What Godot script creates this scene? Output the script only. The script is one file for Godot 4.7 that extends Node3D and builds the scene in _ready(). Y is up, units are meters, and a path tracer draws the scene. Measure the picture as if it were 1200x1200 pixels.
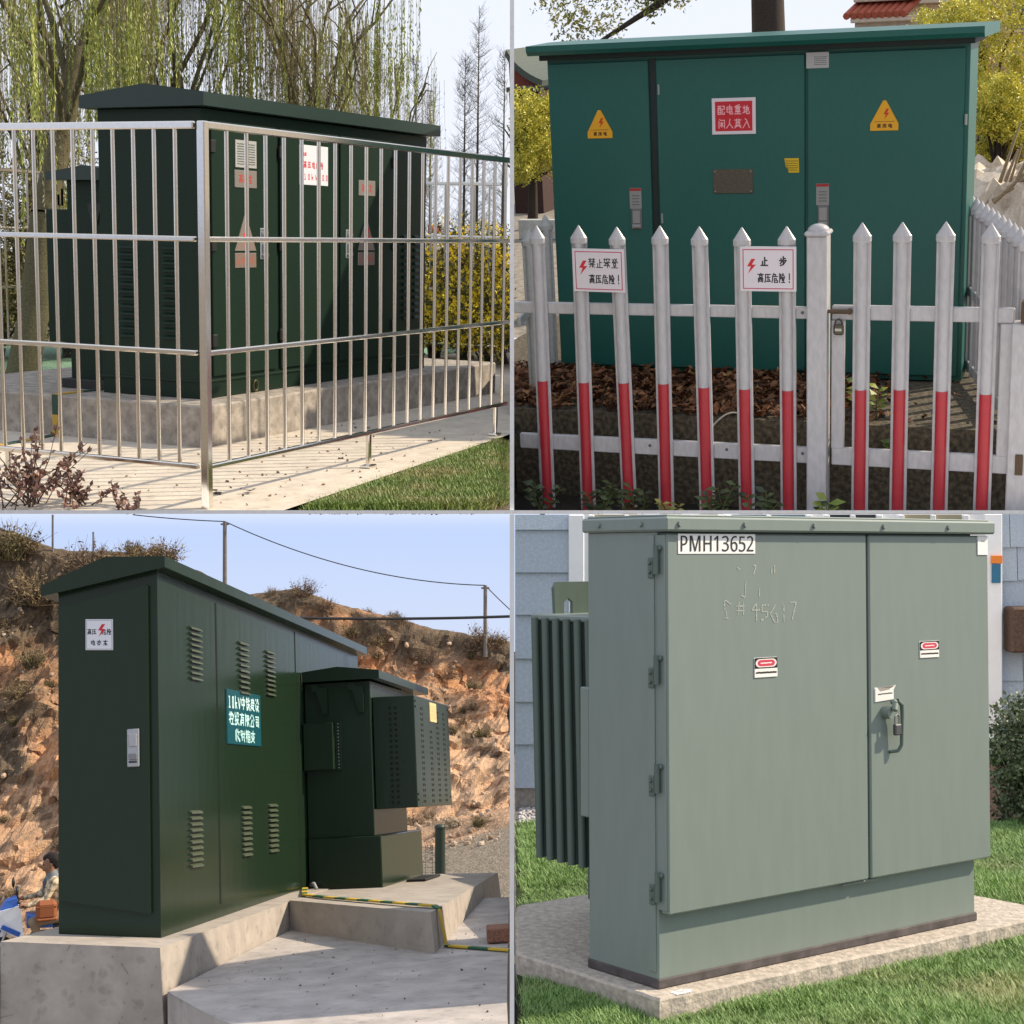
extends Node3D
# Four small utility yards seen from one spot: two on an upper terrace, two below it.
# Each yard has its own frame P (a turn and an origin); everything in it is built in metres in that frame.

var P := Transform3D.IDENTITY
var rng := RandomNumberGenerator.new()
var mats := {}
var shared := {}
var used := {}

class MB:
	var v := PackedVector3Array()
	var n := PackedVector3Array()
	var uv := PackedVector2Array()
	var c := PackedColorArray()
	var col := Color.WHITE
	func tri(p: Vector3, q: Vector3, r: Vector3, hint: Vector3, a := Vector2.ZERO, b := Vector2.ZERO, d := Vector2.ZERO):
		var g := (q - p).cross(r - p)
		if g.length_squared() < 1e-18:
			return
		if g.dot(hint) > 0.0:
			put(p, q, r, g, g, g, a, b, d, true)
		else:
			put(p, q, r, -g, -g, -g, a, b, d, false)
	func put(p: Vector3, q: Vector3, r: Vector3, np: Vector3, nq: Vector3, nr: Vector3, a: Vector2, b: Vector2, d: Vector2, swap: bool):
		if swap:
			v.append(p); v.append(r); v.append(q)
			n.append(np.normalized()); n.append(nr.normalized()); n.append(nq.normalized())
			uv.append(a); uv.append(d); uv.append(b)
		else:
			v.append(p); v.append(q); v.append(r)
			n.append(np.normalized()); n.append(nq.normalized()); n.append(nr.normalized())
			uv.append(a); uv.append(b); uv.append(d)
		c.append(col); c.append(col); c.append(col)
	func smooth(p: Vector3, q: Vector3, r: Vector3, np: Vector3, nq: Vector3, nr: Vector3):
		var g := (q - p).cross(r - p)
		put(p, q, r, np, nq, nr, Vector2.ZERO, Vector2.ZERO, Vector2.ZERO, g.dot(np + nq + nr) > 0.0)
	func quad(p: Vector3, q: Vector3, r: Vector3, s: Vector3, hint: Vector3):
		tri(p, q, r, hint, Vector2(0, 0), Vector2(1, 0), Vector2(1, 1))
		tri(p, r, s, hint, Vector2(0, 0), Vector2(1, 1), Vector2(0, 1))
	func box(o: Vector3, s: Vector3, bev := 0.0, bas := Basis.IDENTITY):
		var h := s * 0.5
		var b := minf(bev, minf(h.x, minf(h.y, h.z)) * 0.9)
		for i in 3:
			var j := (i + 1) % 3
			var k := (i + 2) % 3
			for si in [-1.0, 1.0]:
				var w := []
				for e in [[-1, -1], [1, -1], [1, 1], [-1, 1]]:
					var t := Vector3.ZERO
					t[i] = si * h[i]; t[j] = e[0] * (h[j] - b); t[k] = e[1] * (h[k] - b)
					w.append(o + bas * t)
				var hint := Vector3.ZERO
				hint[i] = si
				quad(w[0], w[1], w[2], w[3], bas * hint)
			if b <= 0.0:
				continue
			for sj in [-1.0, 1.0]:
				for sk in [-1.0, 1.0]:
					var w := []
					for e in [[-1, 0], [1, 0], [1, 1], [-1, 1]]:
						var t := Vector3.ZERO
						t[i] = e[0] * (h[i] - b)
						t[j] = sj * (h[j] - (b if e[1] else 0.0)); t[k] = sk * (h[k] - (0.0 if e[1] else b))
						w.append(o + bas * t)
					var hint := Vector3.ZERO
					hint[j] = sj; hint[k] = sk
					quad(w[0], w[1], w[2], w[3], bas * hint)
		if b > 0.0:
			for sx in [-1.0, 1.0]:
				for sy in [-1.0, 1.0]:
					for sz in [-1.0, 1.0]:
						var m := Vector3(sx, sy, sz)
						tri(o + bas * (m * Vector3(h.x, h.y - b, h.z - b)), o + bas * (m * Vector3(h.x - b, h.y, h.z - b)), o + bas * (m * Vector3(h.x - b, h.y - b, h.z)), bas * m)
	func span(a: Vector3, b: Vector3, bev := 0.0):
		box((a + b) * 0.5, (b - a).abs(), bev)
	func hexa(b: Array, t: Array):
		var o := Vector3.ZERO
		for p in b + t:
			o += p / 8.0
		quad(b[0], b[1], b[2], b[3], (b[0] + b[2]) * 0.5 - o)
		quad(t[0], t[1], t[2], t[3], (t[0] + t[2]) * 0.5 - o)
		for i in 4:
			var j := (i + 1) % 4
			quad(b[i], b[j], t[j], t[i], (b[i] + t[j]) * 0.5 - o)
	func loft(a: Array, b: Array):
		var o := Vector3.ZERO
		var oa := Vector3.ZERO
		var ob := Vector3.ZERO
		for p in a:
			oa += p / a.size()
		for p in b:
			ob += p / b.size()
		o = (oa + ob) * 0.5
		for i in a.size():
			var j := (i + 1) % a.size()
			quad(a[i], a[j], b[j], b[i], (a[i] + b[j]) * 0.5 - o)
			tri(oa, a[i], a[j], oa - ob)
			tri(ob, b[i], b[j], ob - oa)
	func cyl(a: Vector3, b: Vector3, ra: float, rb: float, k := 10, caps := true):
		var d := (b - a).normalized()
		var x := d.cross(Vector3.UP if absf(d.y) < 0.9 else Vector3.RIGHT).normalized()
		var y := d.cross(x)
		for i in k:
			var e := x * cos(TAU * i / k) + y * sin(TAU * i / k)
			var f := x * cos(TAU * (i + 1) / k) + y * sin(TAU * (i + 1) / k)
			smooth(a + e * ra, a + f * ra, b + f * rb, e, f, f)
			if rb > 0.0:
				smooth(a + e * ra, b + f * rb, b + e * rb, e, f, e)
			if caps:
				tri(a, a + e * ra, a + f * ra, -d)
				if rb > 0.0:
					tri(b, b + e * rb, b + f * rb, d)
	func tube(pts: Array, r0: float, r1: float, k := 6):
		for i in pts.size() - 1:
			var s := float(i) / (pts.size() - 1)
			var t := float(i + 1) / (pts.size() - 1)
			cyl(pts[i], pts[i + 1], lerpf(r0, r1, s), lerpf(r0, r1, t), k, i == 0 or i == pts.size() - 2)
	func ball(o: Vector3, r: Vector3, k := 8):
		for i in k:
			for j in k * 2:
				var w := []
				for e in [[0, 0], [1, 0], [1, 1], [0, 1]]:
					var la: float = PI * ((i + e[0]) / float(k) - 0.5)
					var lo: float = PI * (j + e[1]) / k
					w.append(Vector3(cos(la) * cos(lo), sin(la), cos(la) * sin(lo)))
				smooth(o + w[0] * r, o + w[1] * r, o + w[2] * r, w[0], w[1], w[2])
				smooth(o + w[0] * r, o + w[2] * r, o + w[3] * r, w[0], w[2], w[3])
	func poly(pts: PackedVector2Array, f: Transform3D, depth: float):
		var idx := Geometry2D.triangulate_polygon(pts)
		var z := f.basis.z
		for i in range(0, idx.size(), 3):
			var a := f * Vector3(pts[idx[i]].x, pts[idx[i]].y, 0)
			var b := f * Vector3(pts[idx[i + 1]].x, pts[idx[i + 1]].y, 0)
			var d := f * Vector3(pts[idx[i + 2]].x, pts[idx[i + 2]].y, 0)
			tri(a, b, d, -z)
			tri(a + z * depth, b + z * depth, d + z * depth, z)
		var cw := Geometry2D.is_polygon_clockwise(pts)
		for i in pts.size():
			var p := pts[i]
			var q := pts[(i + 1) % pts.size()]
			var nn := (q - p).orthogonal() * (1.0 if cw else -1.0)
			var a := f * Vector3(p.x, p.y, 0)
			var b := f * Vector3(q.x, q.y, 0)
			quad(a, b, b + z * depth, a + z * depth, f.basis * Vector3(-nn.x, -nn.y, 0) * -1.0)
	func mesh() -> ArrayMesh:
		var a := []
		a.resize(Mesh.ARRAY_MAX)
		a[Mesh.ARRAY_VERTEX] = v
		a[Mesh.ARRAY_NORMAL] = n
		a[Mesh.ARRAY_TEX_UV] = uv
		a[Mesh.ARRAY_COLOR] = c
		var m := ArrayMesh.new()
		m.add_surface_from_arrays(Mesh.PRIMITIVE_TRIANGLES, a)
		return m

# ---------------------------------------------------------------- nodes
func tag(o: Node3D, label: String, category: String, group := "") -> Node3D:
	o.set_meta("label", label)
	o.set_meta("category", category)
	if group:
		o.set_meta("group", group)
	return o

func thing(called: String, label: String, category: String, at := Vector3.ZERO, yaw := 0.0, group := "") -> Node3D:
	var o := Node3D.new()
	place(o, called, P * Transform3D(Basis(Vector3.UP, yaw), at))
	return tag(o, label, category, group)

func place(o: Node3D, called: String, t: Transform3D):
	var k: int = used.get(called, 0)
	used[called] = k + 1
	o.name = called if k == 0 else "%s_%03d" % [called, k]
	add_child(o, true)
	o.transform = t

func part(called: String, m, material: Material, parent: Node3D, at := Vector3.ZERO, turn := Basis.IDENTITY) -> MeshInstance3D:
	var o := MeshInstance3D.new()
	o.mesh = m.mesh() if m is MB else m
	o.material_override = material
	var k := 0
	for ch in parent.get_children():
		if str(ch.name) == called or (str(ch.name).begins_with(called + "_") and str(ch.name).trim_prefix(called + "_").is_valid_int()):
			k += 1
	o.name = called if k == 0 else "%s_%03d" % [called, k]
	parent.add_child(o, true)
	o.transform = Transform3D(turn, at)
	return o

func solo(called: String, m, material: Material, label: String, category: String, at := Vector3.ZERO, yaw := 0.0, group := "") -> MeshInstance3D:
	var o := MeshInstance3D.new()
	o.mesh = m.mesh() if m is MB else m
	o.material_override = material
	place(o, called, P * Transform3D(Basis(Vector3.UP, yaw), at))
	tag(o, label, category, group)
	return o

func struct(called: String, m, material: Material) -> MeshInstance3D:
	var o := MeshInstance3D.new()
	o.mesh = m.mesh() if m is MB else m
	o.material_override = material
	place(o, called, P)
	o.set_meta("kind", "structure")
	return o

func again(o: Node3D, called: String, t: Transform3D, label := "") -> Node3D:
	var d: Node3D = o.duplicate()
	place(d, called, t)
	if label:
		d.set_meta("label", label)
	return d

func copies(called: String, m: Mesh, material: Material, ts: Array, cols: Array, parent: Node3D = null) -> MultiMeshInstance3D:
	var mm := MultiMesh.new()
	mm.transform_format = MultiMesh.TRANSFORM_3D
	mm.use_colors = true
	mm.mesh = m
	mm.instance_count = ts.size()
	for i in ts.size():
		mm.set_instance_transform(i, ts[i])
		mm.set_instance_color(i, cols[i])
	var o := MultiMeshInstance3D.new()
	o.multimesh = mm
	o.material_override = material
	if parent:
		o.name = called
		parent.add_child(o, true)
	else:
		place(o, called, P)
	return o

# ---------------------------------------------------------------- materials
func lin(r: float, g: float, b: float) -> Color:
	return Color(r, g, b).linear_to_srgb()

func noise_tex(seed_: int, freq: float, oct: int, lo: Color, hi: Color, kind := 0) -> NoiseTexture2D:
	var key := "n%d_%f_%d_%s_%s_%d" % [seed_, freq, oct, lo, hi, kind]
	if shared.has(key):
		return shared[key]
	var f := FastNoiseLite.new()
	f.seed = seed_
	f.noise_type = [FastNoiseLite.TYPE_SIMPLEX_SMOOTH, FastNoiseLite.TYPE_CELLULAR, FastNoiseLite.TYPE_SIMPLEX][kind]
	f.frequency = freq
	f.fractal_type = FastNoiseLite.FRACTAL_RIDGED if kind == 2 else FastNoiseLite.FRACTAL_FBM
	f.fractal_octaves = oct
	var t := NoiseTexture2D.new()
	t.width = 512; t.height = 512; t.seamless = true; t.noise = f
	var g := Gradient.new()
	g.set_color(0, lo); g.set_color(1, hi)
	t.color_ramp = g
	shared[key] = t
	return t

func gray(x: float) -> Color:
	return Color(x, x, x)

# a plain material: base colour in linear light, roughness, metal
func M(called: String, r: float, g: float, b: float, rough := 0.7, metal := 0.0) -> StandardMaterial3D:
	if mats.has(called):
		return mats[called]
	var m := StandardMaterial3D.new()
	m.resource_name = called
	m.albedo_color = lin(r, g, b)
	m.roughness = rough
	m.metallic = metal
	mats[called] = m
	return m

# the same with fine tone variation (tile metres) and relief (centimetres)
func V(called: String, r: float, g: float, b: float, rough: float, vary: float, tile: float, bump := 0.0, freq := 0.02, metal := 0.0, kind := 0, world := false) -> StandardMaterial3D:
	if mats.has(called):
		return mats[called]
	var m := M(called, r, g, b, rough, metal)
	m.uv1_triplanar = true
	m.uv1_world_triplanar = world
	m.uv1_scale = Vector3.ONE / tile
	m.albedo_texture = noise_tex(called.hash() % 1000, freq, 5, gray(1.0 - vary), gray(1.0), kind)
	if bump > 0.0:
		m.heightmap_enabled = true
		m.heightmap_texture = noise_tex(7, freq * 2.0, 4, Color.BLACK, Color.WHITE, kind)
		m.heightmap_scale = bump
	return m

func paint(called: String, r: float, g: float, b: float, rough := 0.35, vary := 0.12) -> StandardMaterial3D:
	if mats.has(called):
		return mats[called]
	# rain-streaked coat over slightly wavy sheet
	var m := V(called, r, g, b, rough, vary, 1.6, 0.03, 0.0035)
	m.uv1_scale = Vector3(2.2, 0.45, 2.2)
	m.albedo_texture = noise_tex(called.hash() % 1000, 0.018, 5, gray(1.0 - vary), gray(1.0))
	return m

# fine dark cracks and stains over a concrete
func cracked(m: StandardMaterial3D) -> StandardMaterial3D:
	if m.detail_enabled:
		return m
	var f := FastNoiseLite.new()
	f.seed = 31
	f.noise_type = FastNoiseLite.TYPE_SIMPLEX
	f.frequency = 0.006
	f.fractal_type = FastNoiseLite.FRACTAL_RIDGED
	f.fractal_octaves = 4
	var t := NoiseTexture2D.new()
	t.width = 1024; t.height = 1024; t.seamless = true; t.noise = f
	var g := Gradient.new()
	g.offsets = PackedFloat32Array([0.0, 0.35, 0.86, 0.93, 1.0])
	g.colors = PackedColorArray([gray(0.82), gray(1.0), gray(0.97), gray(0.8), gray(0.55)])
	t.color_ramp = g
	m.detail_enabled = true
	m.detail_blend_mode = BaseMaterial3D.BLEND_MODE_MUL
	m.detail_albedo = shared.get("cracks", t)
	shared["cracks"] = m.detail_albedo
	return m

func leafy(called: String, rough := 0.6, back := 0.35) -> StandardMaterial3D:
	var m := M(called, 1, 1, 1, rough)
	m.vertex_color_use_as_albedo = true
	m.cull_mode = BaseMaterial3D.CULL_DISABLED
	m.backlight_enabled = back > 0.0
	m.backlight = Color(back, back, back * 0.6)
	return m

# ---------------------------------------------------------------- print on signs
# strokes of one character on a 10 by 10 grid: "x y x y ..." digits, one polyline per word
const STROKES := {
	"止": "5159 5484 2529 0999", "步": "5054 5282 2224 0494 5457 3517 855819", "高": "5051 0191 3272743432 19158589 3666683836",
	"压": "91111609 3484 5258 2898 7687", "危": "3013 316153 1393 131609 45757767 45499997", "险": "1019 1131233516 6044 6094 5484 5557 6567 8578 4999",
	"!": "5056 5859", "禁": "0141 2024 2204 2243 5191 7074 7254 7294 2575 0696 5659 3719 6789", "攀": "0131 1013 6091 8074 4051 4142 0494 5317 5388 2565 0787 5559",
	"登": "114114 5094 8062 3363 2474 3565673735 3748 6758 0999", "配": "0141 0343490903 1115 3135 0747 61919464 64699997", "电": "1282871712 1484 50599998",
	"重": "2170 0292 2373762623 2474 5159 1787 0999", "地": "0343 2128 0847 458386 6167 52599997", "闲": "1219 2031 419199 3474 5358 5437 5477", "人": "504509 4499",
	"莫": "0191 3032 6062 2373762623 2474 0797 5609 5699", "入": "305199 5309", "中": "1282861612 5059", "铁": "2003 1141 0343 232947 5292 4595 707549 7599",
	"建": "4181 3393 4585 4777 6068 8183 1131142509 0699", "设": "1021 042837 506043 50708393 4585 8549 5699", "控": "0242 2028 0645 5051 42419294 6153 7183 5585 7579 4999",
	"股": "10113909 1333 1636 5053 508083 4585 8549 5699", "有": "0191 5009 3339 33838989 3585 3787", "限": "1019 1131233516 51819454 5383 515967 6499", "公": "3003 6094 4419 6489 1989",
	"司": "118189 2363 2565683825", "临": "0108 2029 5042 5292 6374 4599 4598 4589", "时": "0131383801 0434 4393 718978 5566", "箱": "1002 1141 2232 5062 6191 0343 2329 2306 2336 5393995953 5595 5797",
	"变": "5051 0292 3335 6365 2415 7485 2676 3689 7609", "容": "5051 021292 3324 6374 5406 5496 2767692927", "室": "5051 021292 2373 5337 6788 5559 2676 0999",
	"1": "2141 4149 2969", "0": "3171787939313", "k": "2029 7525 3579", "V": "115991",
}

func dab(im: Image, a: Vector2, b: Vector2, w: float, col: Color):
	var lo := Vector2i((a.min(b) - Vector2.ONE * (w + 1)).floor()).clamp(Vector2i.ZERO, im.get_size() - Vector2i.ONE)
	var hi := Vector2i((a.max(b) + Vector2.ONE * (w + 1)).ceil()).clamp(Vector2i.ZERO, im.get_size() - Vector2i.ONE)
	for y in range(lo.y, hi.y + 1):
		for x in range(lo.x, hi.x + 1):
			var p := Vector2(x, y)
			var k := clampf(w * 0.5 + 0.5 - Geometry2D.get_closest_point_to_segment(p, a, b).distance_to(p), 0.0, 1.0)
			if k > 0.0:
				im.set_pixel(x, y, im.get_pixel(x, y).lerp(col, k))

func write(im: Image, text: String, x: float, y: float, w: float, h: float, step: float, thick: float, col: Color):
	for ch in text:
		for s in str(STROKES.get(ch, "")).split(" ", false):
			for i in range(0, s.length() - 3, 2):
				dab(im, Vector2(x + int(s[i]) * w / 9.0, y + int(s[i + 1]) * h / 9.0), Vector2(x + int(s[i + 2]) * w / 9.0, y + int(s[i + 3]) * h / 9.0), thick, col)
		x += step

func outline(im: Image, r: Rect2, thick: float, col: Color):
	var a := r.position
	var b := r.end
	for e in [[a, Vector2(b.x, a.y)], [Vector2(b.x, a.y), b], [b, Vector2(a.x, b.y)], [Vector2(a.x, b.y), a]]:
		dab(im, e[0], e[1], thick, col)

func fill_poly(im: Image, pts: PackedVector2Array, col: Color):
	for y in im.get_height():
		for x in im.get_width():
			if Geometry2D.is_point_in_polygon(Vector2(x, y), pts):
				im.set_pixel(x, y, col)

func bolt(im: Image, x: float, y: float, s: float, col: Color):
	var pts := PackedVector2Array()
	for p in [[5, 0], [2, 5], [4.6, 5], [2.6, 10], [8, 3.8], [5.2, 3.8], [7.6, 0]]:
		pts.append(Vector2(x + p[0] * s, y + p[1] * s))
	fill_poly(im, pts, col)

func blank(w: int, h: int, col: Color) -> Image:
	var im := Image.create_empty(w, h, false, Image.FORMAT_RGB8)
	im.fill(col)
	return im

func scribble(im: Image, x: float, y: float, w: float, h: float, rows: int, col: Color):
	for r in rows:
		var px := x
		while px < x + w:
			var d := rng.randf_range(2, 7)
			var yy := y + h * (r + 0.5) / rows
			dab(im, Vector2(px, yy + rng.randf_range(-1, 1)), Vector2(minf(px + d, x + w), yy + rng.randf_range(-1, 1)), h / rows * 0.35, col)
			px += d + rng.randf_range(1, 4)

func printed(called: String, im: Image, rough := 0.5) -> StandardMaterial3D:
	var m := M(called, 1, 1, 1, rough)
	m.albedo_texture = ImageTexture.create_from_image(im)
	return m

# a sign: a thin plate with its print; f looks out along +z, its origin is the middle of the plate's back
func sign_plate(called: String, parent: Node3D, f: Transform3D, w: float, h: float, thick: float, back: Material, front: Material, pts := PackedVector2Array()) -> MeshInstance3D:
	var m := MB.new()
	var q := MB.new()
	if pts.is_empty():
		m.box(f * Vector3(0, 0, thick * 0.5), Vector3(w, h, thick), thick * 0.2, f.basis)
		var z := thick + 0.0015
		q.quad(f * Vector3(-w * 0.49, h * 0.49, z), f * Vector3(w * 0.49, h * 0.49, z), f * Vector3(w * 0.49, -h * 0.49, z), f * Vector3(-w * 0.49, -h * 0.49, z), f.basis.z)
	else:
		m.poly(pts, f, thick)
		var z := thick + 0.0015
		for i in range(1, pts.size() - 1):
			var e := []
			for p in [pts[0], pts[i], pts[i + 1]]:
				e.append([f * Vector3(p.x * 0.97, p.y * 0.97, z), Vector2(p.x / w + 0.5, 0.5 - p.y / h)])
			q.tri(e[0][0], e[1][0], e[2][0], f.basis.z, e[0][1], e[1][1], e[2][1])
	var o := part(called, m, back, parent)
	part("print", q, front, o)
	return o

func frame(o: Vector3, x: Vector3, y: Vector3) -> Transform3D:
	return Transform3D(Basis(x.normalized(), y.normalized(), x.cross(y).normalized()), o)

# ---------------------------------------------------------------- clipping of ground sheets
# keeps the part of a convex sheet that lies on the wanted side of a world plane: n.dot(p) >= d
func clip(pts: Array, n: Vector3, d: float) -> Array:
	var out := []
	for i in pts.size():
		var a: Vector3 = pts[i]
		var b: Vector3 = pts[(i + 1) % pts.size()]
		var da := n.dot(P * a) - d
		var db := n.dot(P * b) - d
		if da >= 0.0:
			out.append(a)
		if (da >= 0.0) != (db >= 0.0):
			out.append(a.lerp(b, da / (da - db)))
	return out

func sheet(called: String, pts: Array, material: Material, thick := 0.0, upper := false, side := 0.0) -> MeshInstance3D:
	var q := pts
	if side != 0.0:
		q = clip(q, Vector3(side, 0, 0), 0.012)
	if upper:
		q = clip(q, Vector3.UP, 0.022)
	var m := MB.new()
	for i in range(1, q.size() - 1):
		m.tri(q[0], q[i], q[i + 1], Vector3.UP)
	if thick > 0.0:
		for i in q.size():
			var a: Vector3 = q[i]
			var b: Vector3 = q[(i + 1) % q.size()]
			var out := (b - a).cross(Vector3.UP)
			var mid := (a + b) * 0.5
			var cen: Vector3 = (q[0] + q[q.size() / 2]) * 0.5
			if out.dot(mid - cen) < 0:
				out = -out
			var lo := minf((P * a).y, (P * b).y)
			var drop := clampf(lo - 0.03, 0.0, thick) if upper else thick
			if drop > 0.005:
				m.quad(a, b, b - Vector3.UP * drop, a - Vector3.UP * drop, out)
	return struct(called, m, material)

func inside(pts: Array, x: float, z: float) -> bool:
	var q := PackedVector2Array()
	for p in pts:
		q.append(Vector2(p.x, p.z))
	return Geometry2D.is_point_in_polygon(Vector2(x, z), q)

# ---------------------------------------------------------------- plants
func blade_clump(k: int, spread: float, h: float, w: float) -> ArrayMesh:
	var m := MB.new()
	for i in k:
		var a := rng.randf() * TAU
		var o := Vector3(rng.randf_range(-1, 1), 0, rng.randf_range(-1, 1)) * spread
		var lean := Vector3(cos(a), 0, sin(a)) * rng.randf_range(0.15, 0.75) * h
		var s := Vector3(-sin(a), 0, cos(a)) * w * 0.5
		var t := h * rng.randf_range(0.6, 1.1)
		m.col = gray(rng.randf_range(0.7, 1.15))
		var mid := o + lean * 0.35 + Vector3.UP * t * 0.6
		var tip := o + lean + Vector3.UP * t
		m.quad(o - s, o + s, mid + s * 0.8, mid - s * 0.8, Vector3(cos(a), 0.4, sin(a)))
		m.tri(mid - s * 0.8, mid + s * 0.8, tip, Vector3(cos(a), 0.4, sin(a)))
	return m.mesh()

func leaf(m: MB, o: Vector3, d: Vector3, up: Vector3, l: float, w: float):
	var s := d.cross(up).normalized() * w * 0.5
	var t := o + d * l
	var mid := o + d * l * 0.45 + up.normalized() * l * 0.08
	m.tri(o, mid + s, mid - s, up)
	m.tri(t, mid - s, mid + s, up)

func rdir() -> Vector3:
	var z := rng.randf_range(-1, 1)
	var a := rng.randf() * TAU
	return Vector3(sqrt(1 - z * z) * cos(a), z, sqrt(1 - z * z) * sin(a))

func leaf_cluster(k: int, l: float, w: float, droop := 0.0) -> ArrayMesh:
	var m := MB.new()
	for i in k:
		var d := (rdir() + Vector3(0, -droop, 0)).normalized()
		m.col = gray(rng.randf_range(0.65, 1.2))
		leaf(m, rdir() * rng.randf() * 0.8, d, (rdir() + Vector3.UP * 1.2).normalized(), l * rng.randf_range(0.7, 1.2), w)
	return m.mesh()

func rot(scale_: float) -> Basis:
	return Basis.from_euler(Vector3(rng.randf() * TAU, rng.randf() * TAU, rng.randf() * TAU)).scaled(Vector3.ONE * scale_)

# a crown of leaf clusters filling lumps (centre, radius); colours between lo and hi
func crown(called: String, lumps: Array, per: int, cluster: Mesh, size: float, lo: Color, hi: Color, material: Material, parent: Node3D, keep := 0.0) -> MultiMeshInstance3D:
	var ts := []
	var cols := []
	var base: Transform3D = parent.transform
	for lp in lumps:
		for i in int(per * lp[1] * lp[1]):
			var d := rdir()
			var p: Vector3 = lp[0] + d * lp[1] * pow(rng.randf(), 0.4) * rng.randf_range(0.8, 1.15) * Vector3(1, 0.85, 1)
			var wp := base * p
			if keep != 0.0 and wp.x * keep < 0.03:
				continue
			ts.append(Transform3D(rot(size * rng.randf_range(0.6, 1.3)), p))
			cols.append(lo.lerp(hi, rng.randf()))
	var o := copies(called, cluster, material, ts, cols, parent)
	o.set_meta("kind", "stuff")
	return o

# ================================================================ the scene
func yard(x: Vector3, y: Vector3, z: Vector3, o: Vector3, k := 1.0) -> Transform3D:
	return Transform3D(Basis(x, y, z).orthonormalized().scaled(Vector3.ONE * k), o * k)

func _ready():
	rng.seed = 11
	# camera: level, at the origin, looking along -z
	var cam := Camera3D.new()
	cam.name = "camera"
	cam.fov = 35.06
	cam.near = 0.1
	cam.far = 400.0
	add_child(cam)
	# sky: bright haze, bluer towards and below the level of the eye
	var env := Environment.new()
	env.background_mode = Environment.BG_SKY
	var sm := ProceduralSkyMaterial.new()
	sm.sky_top_color = lin(0.68, 0.735, 0.85)
	sm.sky_horizon_color = lin(0.76, 0.78, 0.835)
	sm.sky_curve = 0.25
	sm.ground_horizon_color = lin(0.43, 0.545, 0.81)
	sm.ground_bottom_color = lin(0.70, 0.70, 0.72)
	sm.ground_curve = 0.1
	sm.sun_angle_max = 20.0
	env.sky = Sky.new()
	env.sky.sky_material = sm
	env.tonemap_mode = Environment.TONE_MAPPER_LINEAR
	env.tonemap_exposure = 1.25
	env.sdfgi_enabled = true
	env.ssao_enabled = true
	env.ssil_enabled = true
	var we := WorldEnvironment.new()
	we.name = "world_environment"
	we.environment = env
	add_child(we)
	# sun: from the right and a little behind the yards, 39 degrees up
	var sun := DirectionalLight3D.new()
	sun.name = "sun"
	sun.light_color = Color(1.0, 0.93, 0.82)
	sun.light_energy = 1.6
	sun.light_angular_distance = 1.0
	sun.shadow_enabled = true
	var towards := Vector3(sin(deg_to_rad(99)) * cos(deg_to_rad(39)), sin(deg_to_rad(39)), cos(deg_to_rad(99)) * cos(deg_to_rad(39)))
	sun.transform = Transform3D(Basis.looking_at(-towards, Vector3.UP), Vector3(30, 40, 20))
	add_child(sun)
	# the frames of the four yards
	var yard_a := yard(Vector3(0.4156, 0.1473, -0.8975), Vector3(0.0199, 0.9851, 0.1709), Vector3(0.9093, -0.0889, 0.4065), Vector3(-4.983, 1.818, -26.227), 1.0)
	var yard_b := yard(Vector3(0.9256, -0.0651, 0.3728), Vector3(-0.0549, 0.9515, 0.3026), Vector3(-0.3745, -0.3005, 0.8772), Vector3(0.761, 2.219, -25.0), 1.35)
	var yard_c := yard(Vector3(0.1225, -0.1659, -0.9785), Vector3(-0.0488, 0.9837, -0.1729), Vector3(0.9913, 0.0689, 0.1125), Vector3(-1.373, -1.619, -6.338), 0.714)
	var yard_d := yard(Vector3(0.801, -0.0139, -0.5986), Vector3(-0.0027, 0.9996, -0.0268), Vector3(0.5987, 0.0231, 0.8006), Vector3(0.351, -1.145, -3.888))
	terrace()
	P = yard_d
	lawn_yard()
	P = yard_c
	quarry_yard()
	P = yard_a
	willow_yard()
	P = yard_b
	picket_yard()

func terrace():
	P = Transform3D.IDENTITY
	var white := V("white_render", 0.8, 0.8, 0.8, 0.8, 0.06, 1.0, 0.01)
	var m := MB.new()
	m.span(Vector3(-16, -0.022, -34), Vector3(16, 0.02, -19.25))
	struct("terrace_slab", m, white)
	m = MB.new()
	m.quad(Vector3(-90, -5, -58), Vector3(90, -5, -58), Vector3(90, -5, 90), Vector3(-90, -5, 90), Vector3.UP)
	struct("ground", m, V("bare_ground", 0.22, 0.19, 0.15, 0.95, 0.3, 6.0))
	m = MB.new()
	m.span(Vector3(-0.025, 0.022, -19.5), Vector3(0.025, 7.2, -19.3))
	struct("upper_dividing_wall", m, white)
	m = MB.new()
	m.span(Vector3(-0.004, -5, -2.94), Vector3(0.004, -0.004, -2.9))
	struct("lower_dividing_wall", m, white)

# ================================================================ upper left: dark green substation behind a stainless fence, willows beyond
# the spot on this yard's level h that stands at world x, d metres away
func spot(x: float, d: float, h: float) -> Vector3:
	var k := P.basis.x.length()
	var n := P.basis.y / k
	var o := P * Vector3(0, h, 0)
	x *= k
	d *= k
	return P.affine_inverse() * Vector3(x, (n.dot(o) - n.x * x + n.z * d) / n.y, -d)

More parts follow.
